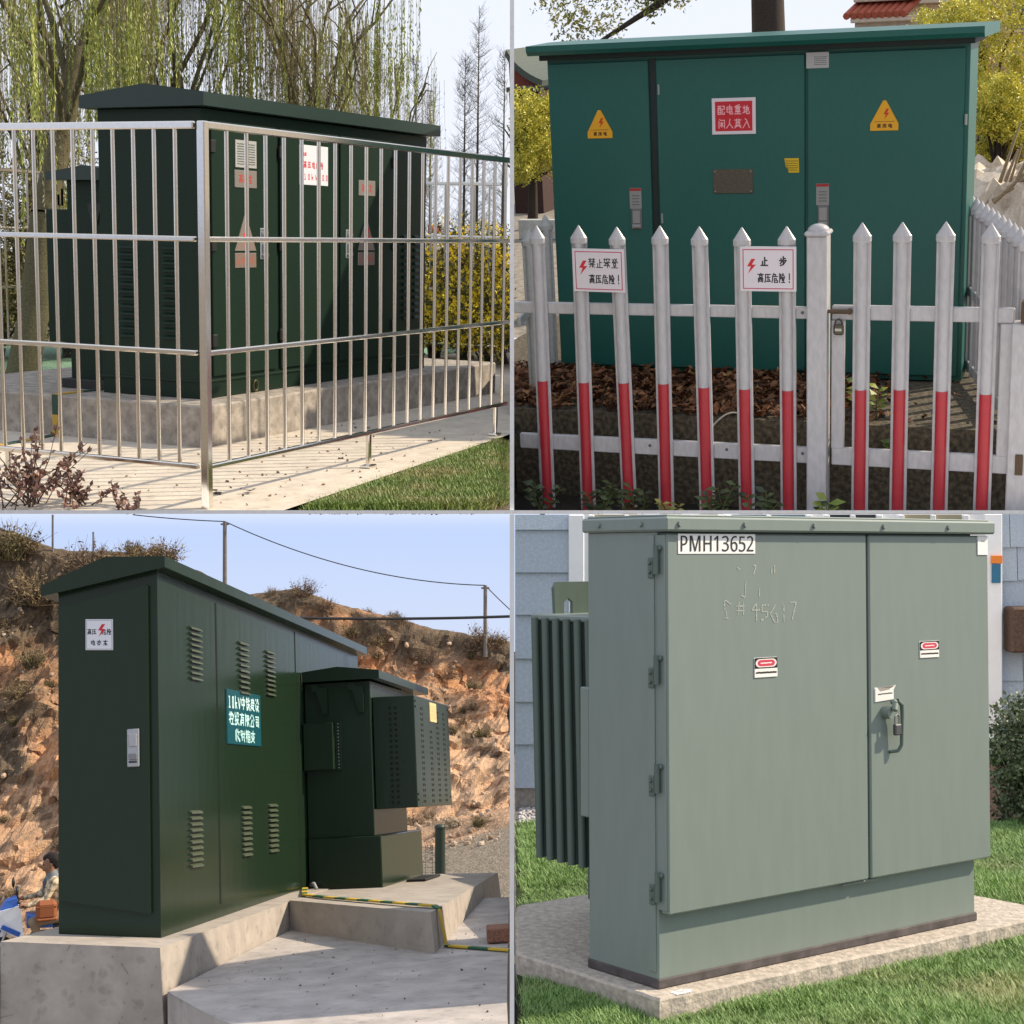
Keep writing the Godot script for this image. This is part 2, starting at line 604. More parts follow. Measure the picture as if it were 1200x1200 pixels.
func bar_fence(label: String, a: Vector3, b: Vector3, rails: Array, bars: Array, post: bool, feet: Array, mat: Material, group: String) -> Node3D:
	var l := a.distance_to(b)
	var yaw := atan2(-(b.z - a.z), b.x - a.x)
	var t := thing("stainless_fence", label, "fence", a, yaw, group)
	var hi: float = rails[0]
	var lo: float = rails[-1]
	var m: MB
	if post:
		m = MB.new()
		m.span(Vector3(-0.055, -0.05, -0.055), Vector3(0.055, hi + 0.045, 0.055), 0.012)
		part("post", m, mat, t)
	for i in rails.size():
		var h := 0.045 if i == 0 else 0.032
		m = MB.new()
		m.box(Vector3(l * 0.5 + 0.03, rails[i], 0), Vector3(l - 0.06, h * 2.0, 0.075), 0.014)
		part("rail", m, mat, t)
	m = MB.new()
	m.cyl(Vector3(0, lo, 0), Vector3(0, hi, 0), 0.027, 0.027, 10, false)
	var bar := m.mesh()
	for x in bars:
		part("bar", bar, mat, t, Vector3(x, 0, 0))
	for x in feet:
		m = MB.new()
		m.box(Vector3(x, lo * 0.5, 0), Vector3(0.085, lo, 0.06), 0.012)
		m.box(Vector3(x, 0.02, 0), Vector3(0.24, 0.04, 0.16), 0.012)
		part("foot", m, mat, t)
	return t

func willow_yard():
	var H := -0.661
	var green := paint("deep_green_paint", 0.0075, 0.0215, 0.013, 0.42, 0.04)
	green.metallic_specular = 0.32
	var roofg := paint("deep_green_roof", 0.0095, 0.027, 0.022, 0.4, 0.04)
	var dark := M("black_hinge", 0.006, 0.008, 0.007, 0.5)
	var inox := V("stainless", 0.80, 0.755, 0.69, 0.14, 0.04, 0.8, 0.006, 0.02, 1.0)
	var chrome := M("bright_latch", 0.62, 0.64, 0.66, 0.3, 0.9)
	var U := 7.67
	var W := 2.016
	var c := thing("kiosk_substation", "dark green kiosk substation with shallow gabled roof on the concrete plinth inside the stainless fence", "substation")
	var m := MB.new()
	m.span(Vector3(0, 0, -W), Vector3(U, 4.6, 0), 0.01)
	part("body", m, green, c)
	m = MB.new()
	var ea := []
	var eb := []
	for q in [[0.2, 4.62], [0.2, 4.83], [-0.95, 4.97], [-W - 0.2, 4.80], [-W - 0.2, 4.60]]:
		ea.append(Vector3(-0.2, q[1], q[0]))
		eb.append(Vector3(U + 0.22, q[1], q[0]))
	m.loft(ea, eb)
	part("roof", m, roofg, c)
	m = MB.new()
	m.span(Vector3(-0.02, 0.26, -W - 0.02), Vector3(U + 0.02, 0.3, 0.02), 0.008)
	part("skirt_lip", m, green, c)
	var doors := []
	for e in [[0.22, 2.12], [2.24, 4.18], [4.24, 6.16]]:
		m = MB.new()
		m.span(Vector3(e[0], 0.36, 0.0), Vector3(e[1], 4.42, 0.045), 0.012)
		doors.append(part("door", m, green, c))
	for e in [[0.2, 0], [2.2, 1], [6.2, 2]]:
		for y in [4.02, 2.47, 0.94]:
			m = MB.new()
			m.span(Vector3(e[0] - 0.03, y - 0.1, 0.03), Vector3(e[0] + 0.1, y + 0.1, 0.08), 0.01)
			part("hinge", m, dark, doors[e[1]])
	for e in [[1.7, 0], [4.53, 2]]:
		m = MB.new()
		m.box(Vector3(e[0], 2.49, 0.055), Vector3(0.24, 0.52, 0.03), 0.01)
		var l := part("latch", m, chrome, doors[e[1]])
		m = MB.new()
		m.box(Vector3(e[0], 2.66, 0.075), Vector3(0.2, 0.06, 0.02), 0.006)
		m.box(Vector3(e[0], 2.42, 0.08), Vector3(0.15, 0.16, 0.03), 0.01)
		m.box(Vector3(e[0], 2.3, 0.08), Vector3(0.18, 0.05, 0.04), 0.01)
		part("latch_lever", m, M("latch_dull", 0.3, 0.31, 0.32, 0.4, 0.8), l)
	# plates
	var grey := M("grey_plate", 0.30, 0.29, 0.27, 0.5, 0.3)
	var im := blank(128, 96, Color(0.62, 0.63, 0.62))
	scribble(im, 10, 8, 108, 80, 9, Color(0.2, 0.22, 0.22))
	sign_plate("rating_plate", doors[0], frame(Vector3(1.18, 3.94, 0.045), Vector3.RIGHT, Vector3.UP), 0.62, 0.44, 0.012, grey, printed("rating_plate_print", im, 0.35))
	im = blank(128, 64, Color(0.45, 0.43, 0.41))
	write(im, "高压室", 22, 16, 22, 30, 28, 3.5, Color(0.62, 0.2, 0.17))
	var room := printed("room_print", im)
	sign_plate("room_plate", doors[0], frame(Vector3(1.17, 3.54, 0.045), Vector3.RIGHT, Vector3.UP), 0.64, 0.28, 0.012, grey, room)
	sign_plate("room_plate", doors[2], frame(Vector3(5.19, 3.52, 0.045), Vector3.RIGHT, Vector3.UP), 0.62, 0.28, 0.012, grey, room)
	im = blank(192, 144, Color(0.78, 0.8, 0.83))
	for e in [["电压", 20, 26, 14], ["高压电危险", 24, 58, 30], ["10kV100", 26, 104, 26]]:
		write(im, e[0], e[1], e[2], e[3] * 0.62, e[3] * 0.8, e[3] * 0.95, 3.2, Color(0.72, 0.12, 0.16))
	sign_plate("notice_board", doors[1], frame(Vector3(3.3, 3.85, 0.045), Vector3.RIGHT, Vector3.UP), 0.95, 0.68, 0.015, M("white_board", 0.7, 0.72, 0.74, 0.5), printed("notice_print", im))
	im = blank(128, 128, Color(0.47, 0.41, 0.38))
	bolt(im, 34, 44, 7.0, Color(0.78, 0.08, 0.1))
	var tri := PackedVector2Array([Vector2(-0.31, -0.3), Vector2(0.31, -0.3), Vector2(0.0, 0.32)])
	var bp := printed("bolt_print", im)
	im = blank(128, 48, Color(0.45, 0.38, 0.34))
	write(im, "止步高压", 12, 12, 18, 22, 27, 2.6, Color(0.62, 0.28, 0.24))
	var stop := printed("stop_print", im)
	for e in [[1.15, 0], [5.18, 2]]:
		sign_plate("bolt_triangle", doors[e[1]], frame(Vector3(e[0], 2.68, 0.045), Vector3.RIGHT, Vector3.UP), 0.64, 0.64, 0.012, grey, bp, tri)
		sign_plate("stop_plate", doors[e[1]], frame(Vector3(e[0], 2.22, 0.045), Vector3.RIGHT, Vector3.UP), 0.62, 0.24, 0.012, grey, stop)
	for e in [[6.68, 6.9], [7.14, 7.34]]:
		for i in 13:
			var y := 1.02 + i * 0.132
			m = MB.new()
			m.loft([Vector3(e[0], y, -0.01), Vector3(e[0], y, 0.06), Vector3(e[0], y + 0.03, 0.05), Vector3(e[0], y + 0.08, -0.01)], [Vector3(e[1], y, -0.01), Vector3(e[1], y, 0.06), Vector3(e[1], y + 0.03, 0.05), Vector3(e[1], y + 0.08, -0.01)])
			part("louvre", m, green, c)
	for e in [[-1.62, -1.28], [-0.76, -0.5]]:
		for i in 13:
			var y := 0.95 + i * 0.12
			m = MB.new()
			m.loft([Vector3(0.01, y, e[0]), Vector3(-0.05, y, e[0]), Vector3(-0.045, y + 0.03, e[0]), Vector3(0.01, y + 0.07, e[0])], [Vector3(0.01, y, e[1]), Vector3(-0.05, y, e[1]), Vector3(-0.045, y + 0.03, e[1]), Vector3(0.01, y + 0.07, e[1])])
			part("louvre", m, green, c)
	for x in [1.46, 6.3]:
		m = MB.new()
		var ring := []
		for i in 13:
			ring.append(Vector3(x + 0.07 * cos(TAU * i / 12.0), 0.12 + 0.09 * sin(TAU * i / 12.0), 0.03))
		m.tube(ring, 0.012, 0.012, 6)
		part("lifting_ring", m, M("brass_dull", 0.12, 0.1, 0.04, 0.5, 0.6), c)
	# transformer beyond the left end
	var t := thing("transformer", "dark green transformer with slab roof and radiator, behind the left end of the kiosk substation", "transformer", Vector3.ZERO)
	m = MB.new()
	m.span(Vector3(0.45, 0.1, -3.05), Vector3(3.2, 3.48, -W - 0.02), 0.01)
	part("tank", m, green, t)
	m = MB.new()
	m.span(Vector3(0.25, 0.0, -3.1), Vector3(3.3, 0.16, -W - 0.03), 0.01)
	part("base", m, dark, t)
	m = MB.new()
	m.loft([Vector3(0.2, 3.48, -3.28), Vector3(0.2, 3.6, -3.28), Vector3(0.2, 3.72, -2.5), Vector3(0.2, 3.66, -W - 0.02), Vector3(0.2, 3.48, -W - 0.02)], [Vector3(3.4, 3.48, -3.28), Vector3(3.4, 3.6, -3.28), Vector3(3.4, 3.72, -2.5), Vector3(3.4, 3.66, -W - 0.02), Vector3(3.4, 3.48, -W - 0.02)])
	part("roof", m, roofg, t)
	m = MB.new()
	m.span(Vector3(0.55, 0.75, -3.6), Vector3(2.8, 3.0, -3.06), 0.015)
	part("radiator_guard", m, green, t)
	m = MB.new()
	m.poly(PackedVector2Array([Vector2(0, 0), Vector2(0.22, 0), Vector2(0.22, 0.1), Vector2(0.08, 0.1), Vector2(0.08, -0.18), Vector2(0.0, -0.18)]), frame(Vector3(0.46, 3.24, -3.26), Vector3.BACK, Vector3.UP), -0.06)
	m.poly(PackedVector2Array([Vector2(0, 0), Vector2(0.3, 0), Vector2(0.2, -0.35), Vector2(0.1, -0.35)]), frame(Vector3(0.43, 3.1, -2.62), Vector3.BACK, Vector3.UP), -0.06)
	part("lifting_lug", m, dark, t)
	# plinth and paving
	var conc := cracked(V("plinth_concrete", 0.44, 0.39, 0.335, 0.9, 0.3, 2.2, 0.3, 0.014))
	m = MB.new()
	m.span(Vector3(-0.79, H - 0.3, -5.6), Vector3(9.9, 0.0, 0.58), 0.03)
	struct("substation_plinth", m, conc)
	var pav := cracked(V("pale_paving", 0.60, 0.53, 0.44, 0.85, 0.12, 4.0, 0.06, 0.012))
	var edge := [Vector3(-9, H, 5.05), Vector3(-4.87, H, 4.68), Vector3(-0.4, H, 4.28), Vector3(3.4, H, 3.88), Vector3(4.6, H, 3.75)]
	sheet("paving", [edge[0], edge[4], Vector3(24, H, 3.0), Vector3(24, H, -7.5), Vector3(-12, H, -7.5), Vector3(-12, H, 5.2)], pav, 0.14, true, -1.0)
	sheet("earth", [Vector3(-60, H - 0.12, 30), Vector3(60, H - 0.12, 30), Vector3(90, H - 0.12, -90), Vector3(-60, H - 0.12, -90)], V("bare_earth", 0.17, 0.125, 0.075, 0.95, 0.5, 2.5, 2.0, 0.03), 0.0, true, -1.0)
	var lawn := [Vector3(-3.8, 0, 9), Vector3(-5.9, 0, 4.83), Vector3(-0.4, 0, 4.33), Vector3(5, 0, 3.77), Vector3(7, 0, 9)]
	var ts := []
	var cols := []
	var tone := FastNoiseLite.new()
	tone.seed = 8; tone.frequency = 0.9
	var clump := blade_clump(12, 0.14, 0.17, 0.022)
	var tries := 0
	while ts.size() < 5200 and tries < 200000:
		tries += 1
		var x := rng.randf_range(-6, 5)
		var z := rng.randf_range(3.6, 6.5)
		var w := P * Vector3(x, H - 0.1, z)
		if w.x > -0.19 or w.y < 0.0 or not inside(lawn, x, z):
			continue
		var k := tone.get_noise_2d(x, z)
		ts.append(Transform3D(Basis(Vector3.UP, rng.randf() * TAU).scaled(Vector3(1, rng.randf_range(0.5, 1.0), 1)), Vector3(x, H - 0.11, z)))
		cols.append(Color(0.11, 0.18, 0.035).lerp(Color(0.20, 0.27, 0.06), rng.randf()).lerp(Color(0.30, 0.26, 0.11), clampf(k * 1.5 + rng.randf() * 0.3, 0, 0.8)))
	var g := copies("lawn_grass", clump, leafy("grass_blades", 0.55, 0.45), ts, cols)
	tag(g, "olive green grass in front of the paving edge and stainless fence", "grass")
	g.set_meta("kind", "stuff")
	# ---- fences
	var ys := [4.617, 3.278, 1.911, 0.512]
	var bars := []
	for i in 20:
		bars.append(0.5 + i * 0.437)
	bar_fence("near right run of the stainless bar fence, from corner post along the lawn", Vector3(-5.34, H, 3.80), Vector3(3.66, H, 3.70), ys, bars, true, [4.1, 8.55], inox, "stainless bar fence panels")
	bars = []
	for i in 16:
		bars.append(0.34 + i * 0.307)
	bar_fence("near left run of the stainless bar fence, from corner post to left edge", Vector3(-5.34, H, 3.74), Vector3(-5.34, H, -1.4), ys, bars, false, [3.05], inox, "stainless bar fence panels")
	bars = []
	for i in 15:
		bars.append(0.4 + i * 0.45)
	bar_fence("far left run of the stainless bar fence behind the transformer", Vector3(6.2, H, -11.3), Vector3(13.2, H, -11.9), ys, bars, true, [], inox, "stainless bar fence panels")
	bars = []
	for i in 22:
		bars.append(0.4 + i * 0.42)
	bar_fence("far right run of the stainless bar fence in front of the yellow blossom", Vector3(16.3, H, -11.9), Vector3(16.3, H, -2.35), ys, bars, false, [], inox, "stainless bar fence panels")
	# earthing strip on the plinth's left face
	var es := thing("earthing_strip", "yellow and green earthing strip painted down the left side of the grey plinth", "earthing strip", Vector3.ZERO)
	var yel := M("band_ochre", 0.45, 0.27, 0.03, 0.6)
	var grn := M("band_dark_green", 0.012, 0.05, 0.03, 0.6)
	var k2 := 0
	var run := [Vector3(0.4, 0.01, -2.3), Vector3(-0.80, 0.01, -2.36), Vector3(-0.80, H + 0.01, -2.36), Vector3(-2.6, H + 0.01, -2.2)]
	for i in 3:
		var n := [2, 2, 4][i] as int
		for q in n:
			var a: Vector3 = (run[i] as Vector3).lerp(run[i + 1], float(q) / n)
			var b: Vector3 = (run[i] as Vector3).lerp(run[i + 1], float(q + 1) / n)
			var d := (b - a).normalized()
			m = MB.new()
			m.box((a + b) * 0.5, Vector3(0.13, 0.02, a.distance_to(b)), 0.003, Basis.looking_at(d, Vector3.UP if absf(d.y) < 0.8 else Vector3.LEFT))
			part("band", m, grn if k2 % 2 == 0 else yel, es)
			k2 += 1
	# dust net laid over the ground behind
	var q := []
	for e in [[1.0, -7.0], [19.0, -5.2], [25.0, -5.2], [34, -10], [24, -18], [2, -14]]:
		q.append(Vector3(e[0], H + 0.02, e[1]))
	sheet("dust_net", q, V("pale_green_net", 0.36, 0.62, 0.42, 0.9, 0.45, 1.2, 2.5, 0.03), 0.0, true, -1.0)
	# crumbs on the paving
	var chip := MB.new()
	chip.ball(Vector3.ZERO, Vector3(1, 0.35, 0.6), 3)
	ts = []
	cols = []
	for i in 120:
		var x := rng.randf_range(-5, 3.5)
		var z := rng.randf_range(0.65, 4.2)
		if (P * Vector3(x, H, z)).x > -0.1:
			continue
		ts.append(Transform3D(rot(rng.randf_range(0.012, 0.04)), Vector3(x, H + 0.01, z)))
		cols.append(Color(0.12, 0.08, 0.05).lerp(Color(0.3, 0.22, 0.14), rng.randf()))
	g = copies("fallen_crumbs", chip.mesh(), leafy("debris", 0.9, 0.0), ts, cols)
	tag(g, "dry leaf crumbs scattered on the pale paving round the plinth", "leaf litter")
	g.set_meta("kind", "stuff")
	for e in [[-4.35, 3.25, 0.1], [-4.1, 3.6, 0.07]]:
		m = MB.new()
		for i in 4:
			leaf(m, Vector3.ZERO, rdir() * Vector3(1, 0.3, 1), Vector3.UP, 0.16, 0.1)
		solo("dead_leaf", m, V("dead_leaf_brown", 0.09, 0.065, 0.045, 0.9, 0.3, 0.2), "curled dead leaf on the paving, %s of two by the corner post" % ("larger" if e[2] > 0.08 else "smaller"), "leaf", Vector3(e[0], H + 0.03, e[1]))
	willow_plants(H)

func strand(leaves: int, l: float, w: float, woody: float) -> ArrayMesh:
	var m := MB.new()
	var pts := []
	var b := Vector3(rng.randf_range(-1, 1), 0, rng.randf_range(-1, 1)) * 0.10
	for i in 5:
		var s := i / 4.0
		pts.append(Vector3(0, -s, 0) + b * s * s + Vector3(rng.randf_range(-1, 1), 0, rng.randf_range(-1, 1)) * 0.012)
	m.col = Color(0.55, 0.45, 0.30) if woody > 0.5 else Color(0.8, 0.8, 0.5)
	m.tube(pts, 0.0030 if woody > 0.5 else 0.0034, 0.0016, 3)
	for i in leaves:
		var s := pow(rng.randf(), 0.7)
		var p: Vector3 = pts[int(s * 3.99)].lerp(pts[mini(int(s * 3.99) + 1, 4)], fmod(s * 3.99, 1.0))
		m.col = gray(rng.randf_range(0.7, 1.25))
		leaf(m, p, (rdir() * 0.8 + Vector3.DOWN).normalized(), rdir(), l, w)
	return m.mesh()

func willow(label: String, x: float, d: float, h: float, r0: float, lean: Vector3, n: int, leafy_share: float, H: float, spread: float, strands: Array, leafm: Material, bark: Material, tint := Color(0.28, 0.33, 0.07)):
	var t := thing("willow_tree", label, "tree", spot(x, d, H - 0.1), 0.0, "willows behind the substation")
	var m := MB.new()
	var top := Vector3(lean.x, h * 0.55, lean.z)
	var mid := top * 0.5 + Vector3(rng.randf_range(-0.2, 0.2), 0, 0)
	m.tube([Vector3.ZERO, top * 0.22 + Vector3(0.05, 0, 0), mid, top * 0.78, top], r0, r0 * 0.55, 9)
	part("trunk", m, bark, t)
	m = MB.new()
	var ends := []
	for i in 7:
		var a := TAU * i / 7.0 + rng.randf_range(-0.3, 0.3)
		var o := top * rng.randf_range(0.55, 1.0)
		var e := o + Vector3(cos(a) * spread * rng.randf_range(0.5, 1.1), h * rng.randf_range(0.22, 0.48), sin(a) * spread * 0.7)
		var k := o.lerp(e, 0.5) + Vector3(0, h * rng.randf_range(-0.02, 0.08), 0) + rdir() * 0.3
		m.tube([o, o.lerp(k, 0.5) + rdir() * 0.12, k, k.lerp(e, 0.5) + rdir() * 0.15, e], r0 * 0.24, 0.025, 6)
		ends.append([o, k, e])
		for j in 4:
			var s0 := k.lerp(e, rng.randf())
			var e2 := s0 + Vector3(rng.randf_range(-1, 1) * spread * 0.5, rng.randf_range(0.0, 0.14) * h, rng.randf_range(-1, 1) * spread * 0.4)
			m.tube([s0, s0.lerp(e2, 0.5) + Vector3(0, 0.2, 0), e2], 0.03, 0.01, 4)
			ends.append([s0, s0.lerp(e2, 0.5) + Vector3(0, 0.2, 0), e2])
	part("limb", m, bark, t)
	var ts := [[], [], [], []]
	var cols := [[], [], [], []]
	var patch := FastNoiseLite.new()
	patch.seed = int(x * 31) + 77
	patch.frequency = 0.55
	for i in int(n * 0.62):
		var e: Array = ends[rng.randi() % ends.size()]
		var s := rng.randf()
		var p: Vector3 = e[0].lerp(e[1], s * 2.0) if s < 0.5 else e[1].lerp(e[2], s * 2.0 - 1.0)
		p += Vector3(rng.randf_range(-0.45, 0.45), rng.randf_range(-0.2, 0.35), rng.randf_range(-0.45, 0.45))
		if (t.transform * p).x > -0.25:
			continue
		var lv := patch.get_noise_3d(p.x, p.y * 0.15, p.z) * 0.8 + 0.5 < leafy_share - 0.13
		var l := minf(rng.randf_range(0.22, 0.5) * h * 0.62, p.y - 0.6)
		if l < 0.4:
			continue
		var k := (rng.randi() % 2) + (2 if lv else 0)
		ts[k].append(Transform3D(Basis(Vector3.UP, rng.randf() * TAU).scaled(Vector3(l * 0.55, l, l * 0.55)), p))
		cols[k].append((tint.lerp(Color(0.46, 0.50, 0.13), rng.randf()) if lv else Color(0.34, 0.31, 0.23).lerp(Color(0.48, 0.46, 0.30), rng.randf())) * rng.randf_range(0.7, 1.15))
	for k in 4:
		if ts[k].size():
			copies("hanging_twigs" if k < 2 else "hanging_foliage", strands[k], leafm, ts[k], cols[k], t).set_meta("kind", "stuff")

func bare_conifer(label: String, x: float, d: float, h: float, H: float, bark: Material, wide := 0.13):
	h += 2.1
	var t := thing("bare_conifer", label, "tree", spot(x, d, H), 0.0, "bare upright trees on the skyline")
	var m := MB.new()
	m.tube([Vector3.ZERO, Vector3(0.03, h * 0.5, 0), Vector3(-0.02, h, 0)], 0.09, 0.008, 6)
	part("trunk", m, bark, t)
	m = MB.new()
	for i in 230:
		var y := h * rng.randf_range(0.12, 0.98)
		var a := rng.randf() * TAU
		var l := h * wide * (1.05 - y / h) * rng.randf_range(0.6, 1.15) + 0.12
		var e := Vector3(cos(a) * l, y + l * rng.randf_range(0.45, 0.9), sin(a) * l)
		if (t.transform * e).x > -0.06:
			continue
		var o := Vector3(0, y, 0)
		m.tube([o, o.lerp(e, 0.5) - Vector3(0, 0.04, 0), e], 0.009, 0.003, 3)
		for j in 3:
			var s := o.lerp(e, rng.randf_range(0.3, 0.9))
			var e2 := s + Vector3(rng.randf_range(-0.3, 0.3), rng.randf_range(0.1, 0.4), rng.randf_range(-0.3, 0.3))
			if (t.transform * e2).x < -0.06:
				m.tube([s, e2], 0.005, 0.002, 3)
	part("branch", m, bark, t).set_meta("kind", "stuff")

func willow_plants(H: float):
	var bark := V("mossy_bark", 0.20, 0.175, 0.09, 0.95, 0.5, 0.8, 1.5, 0.03)
	var greybark := V("grey_bark", 0.16, 0.14, 0.12, 0.95, 0.4, 0.6, 0.5)
	var lm := leafy("willow_leaf", 0.6, 0.5)
	var st := [strand(9, 0.04, 0.014, 1.0), strand(14, 0.036, 0.014, 1.0), strand(56, 0.05, 0.018, 0.0), strand(74, 0.045, 0.018, 0.0)]
	willow("thick leaning mossy willow at the far left behind the fence", -10.9, 36.0, 13.5, 0.38, Vector3(2.2, 0, 0), 900, 0.52, H, 3.4, st, lm, bark)
	willow("slender willow with bare twigs behind the left end of the substation roof", -10.4, 44.0, 13.0, 0.3, Vector3(0.8, 0, 0), 900, 0.38, H, 3.6, st, lm, bark)
	willow("willow hung with bright yellow-green strands behind the roof peak", -8.9, 45.0, 13.5, 0.32, Vector3(-0.5, 0, 0), 1000, 0.58, H, 3.2, st, lm, bark)
	willow("willow with mostly bare drooping twigs behind the middle of the roof", -6.7, 47.0, 13.5, 0.3, Vector3(0.7, 0, 0), 900, 0.36, H, 3.2, st, lm, bark)
	willow("rightmost willow, its green strands hanging beside the open sky", -5.2, 46.0, 12.2, 0.28, Vector3(-0.6, 0, 0), 800, 0.6, H, 2.5, st, lm, bark)
	willow("sparse willow between the green strands and the bare upright trees", -4.3, 50.0, 10.5, 0.16, Vector3(0.3, 0, 0), 620, 0.42, H, 2.0, st, lm, bark)
	willow("broad pale willow at the left edge of the yard", -13.6, 46.0, 12.5, 0.3, Vector3(0.5, 0, 0), 800, 0.4, H, 3.0, st, lm, bark)
	var w := ["first bare upright tree right of the willows", "second bare upright tree right of the willows", "third bare upright tree, above the right part of the roof", "fourth bare upright tree, at the right end of the roof", "slim bare tree left of the tallest one", "tallest bare upright tree against the open sky", "bare tree by the dividing wall with faint green buds"]
	var k := 0
	for e in [[440, 60, 8.2], [465, 60, 7.2], [485, 58, 7.2], [502, 59, 6.2], [541, 58, 7.4], [556, 58, 9.0], [586, 56, 7.3]]:
		bare_conifer(w[k], (e[0] - 600) * e[1] / 1900.0, e[1], e[2], H, greybark, 0.12 if k != 6 else 0.18)
		k += 1
	# thickets and forsythia
	var cl := leaf_cluster(12, 0.5, 0.22)
	var sm := leafy("thicket_leaf", 0.7, 0.3)
	k = 0
	for e in [[-13.2, 41.0, 2.5, 0], [-11.3, 42.0, 2.6, 0], [-9.9, 43.0, 2.3, 0], [-8.6, 46.0, 2.0, 0], [-2.1, 44.0, 1.6, 1], [-1.35, 43.4, 1.75, 1], [-0.68, 43.0, 1.7, 1], [-0.2, 42.6, 1.6, 1], [-14.2, 39.0, 2.3, 0], [-3.4, 52.0, 1.5, 2], [-1.8, 52.0, 1.6, 2]]:
		var label: String = ["leftmost olive thicket behind the fence", "brown-green thicket behind the leaning willow", "thicket behind the transformer", "low thicket behind the left end of the substation", "forsythia in yellow bloom, leftmost of the row", "forsythia in yellow bloom, second of the row", "forsythia in yellow bloom, third of the row", "forsythia in yellow bloom beside the dividing wall", "dark thicket at the left edge behind the fence", "dull brown bush far behind the roof end", "dull brown bush far behind the blossom"][k]
		k += 1
		var kind: int = e[3]
		var o := spot(e[0], e[1], H)
		var t := thing(["thicket", "forsythia_bush", "far_bush"][kind], label, "bush", o, 0.0, ["thickets behind the fence", "forsythia row behind the far fence", "far bushes"][kind])
		var r: float = e[2]
		var m := MB.new()
		for i in 26:
			var dd := Vector3(rng.randf_range(-1, 1), rng.randf_range(1.2, 2.6), rng.randf_range(-1, 1)).normalized() * r * rng.randf_range(1.2, 2.1)
			if (t.transform * dd).x > -0.05:
				continue
			m.tube([Vector3(rng.randf_range(-0.2, 0.2) * r, 0, 0), dd * 0.5 + rdir() * 0.1, dd], 0.035, 0.01, 4)
		part("stem", m, greybark, t)
		var lumps := [[Vector3(0, r * 1.0, 0), r], [Vector3(-r * 0.6, r * 0.8, 0.1), r * 0.8], [Vector3(r * 0.6, r * 0.75, 0.1), r * 0.8], [Vector3(0, r * 1.55, 0), r * 0.75]]
		if kind == 1:
			crown("leaves", lumps, 120, cl, 0.17, Color(0.02, 0.03, 0.012), Color(0.08, 0.10, 0.03), sm, t, -1.0)
			crown("blossom", lumps, 190, cl, 0.13, Color(0.75, 0.55, 0.01), Color(0.95, 0.76, 0.05), sm, t, -1.0)
		elif kind == 0:
			crown("leaves", lumps, 110, cl, 0.2, Color(0.10, 0.085, 0.03), Color(0.26, 0.24, 0.07), sm, t, -1.0)
		else:
			crown("leaves", lumps, 90, cl, 0.2, Color(0.10, 0.07, 0.04), Color(0.2, 0.15, 0.08), sm, t, -1.0)
	# red-leaved shrub in front, lower left
	for e in [[-6.05, 19.9, "red-leaved shrub in the lower left corner before the fence", 0.62, 260], [-5.35, 20.0, "smaller red-leaved sprig to the right of the red shrub before the fence", 0.34, 110], [-4.72, 19.75, "thin twig with few dark leaves on the paving edge left of the corner post", 0.3, 40]]:
		var o := spot(e[0], e[1], H)
		var t := thing("red_shrub", e[2], "shrub", o, 0.0, "red-leaved shrubs before the fence")
		var r: float = e[3]
		var m := MB.new()
		var lv := MB.new()
		for i in int(e[4] / 10):
			var dd := Vector3(rng.randf_range(-1, 1), rng.randf_range(0.35, 1.5), rng.randf_range(-0.8, 0.8)).normalized() * r * rng.randf_range(0.9, 2.0)
			var o2 := Vector3(rng.randf_range(-0.6, 0.6) * r, 0, rng.randf_range(-0.3, 0.3) * r)
			var md := o2 + dd * 0.5 + rdir() * 0.08
			m.tube([o2, md, o2 + dd], 0.009, 0.004, 4)
			for j in 22:
				var s := rng.randf_range(0.25, 1.0)
				lv.col = Color(0.14, 0.05, 0.045).lerp(Color(0.24, 0.15, 0.10), rng.randf()) * rng.randf_range(0.7, 1.5)
				leaf(lv, (o2.lerp(md, s * 2.0) if s < 0.5 else md.lerp(o2 + dd, s * 2.0 - 1.0)), (rdir() + Vector3.UP * 0.3).normalized(), rdir(), rng.randf_range(0.06, 0.11), 0.05)
		part("stem", m, V("red_twig", 0.10, 0.05, 0.035, 0.9, 0.3, 0.3), t)
		part("leaves", lv, leafy("red_leaf", 0.5, 0.15), t).set_meta("kind", "stuff")
	var m := MB.new()
	m.box(Vector3.ZERO, Vector3(0.9, 0.26, 0.04), 0.01)
	solo("red_banner", m, V("banner_red", 0.32, 0.05, 0.035, 0.8, 0.3, 0.5), "faded red banner far behind the right end of the substation", "banner", spot(-2.5, 52.5, H + 3.45))

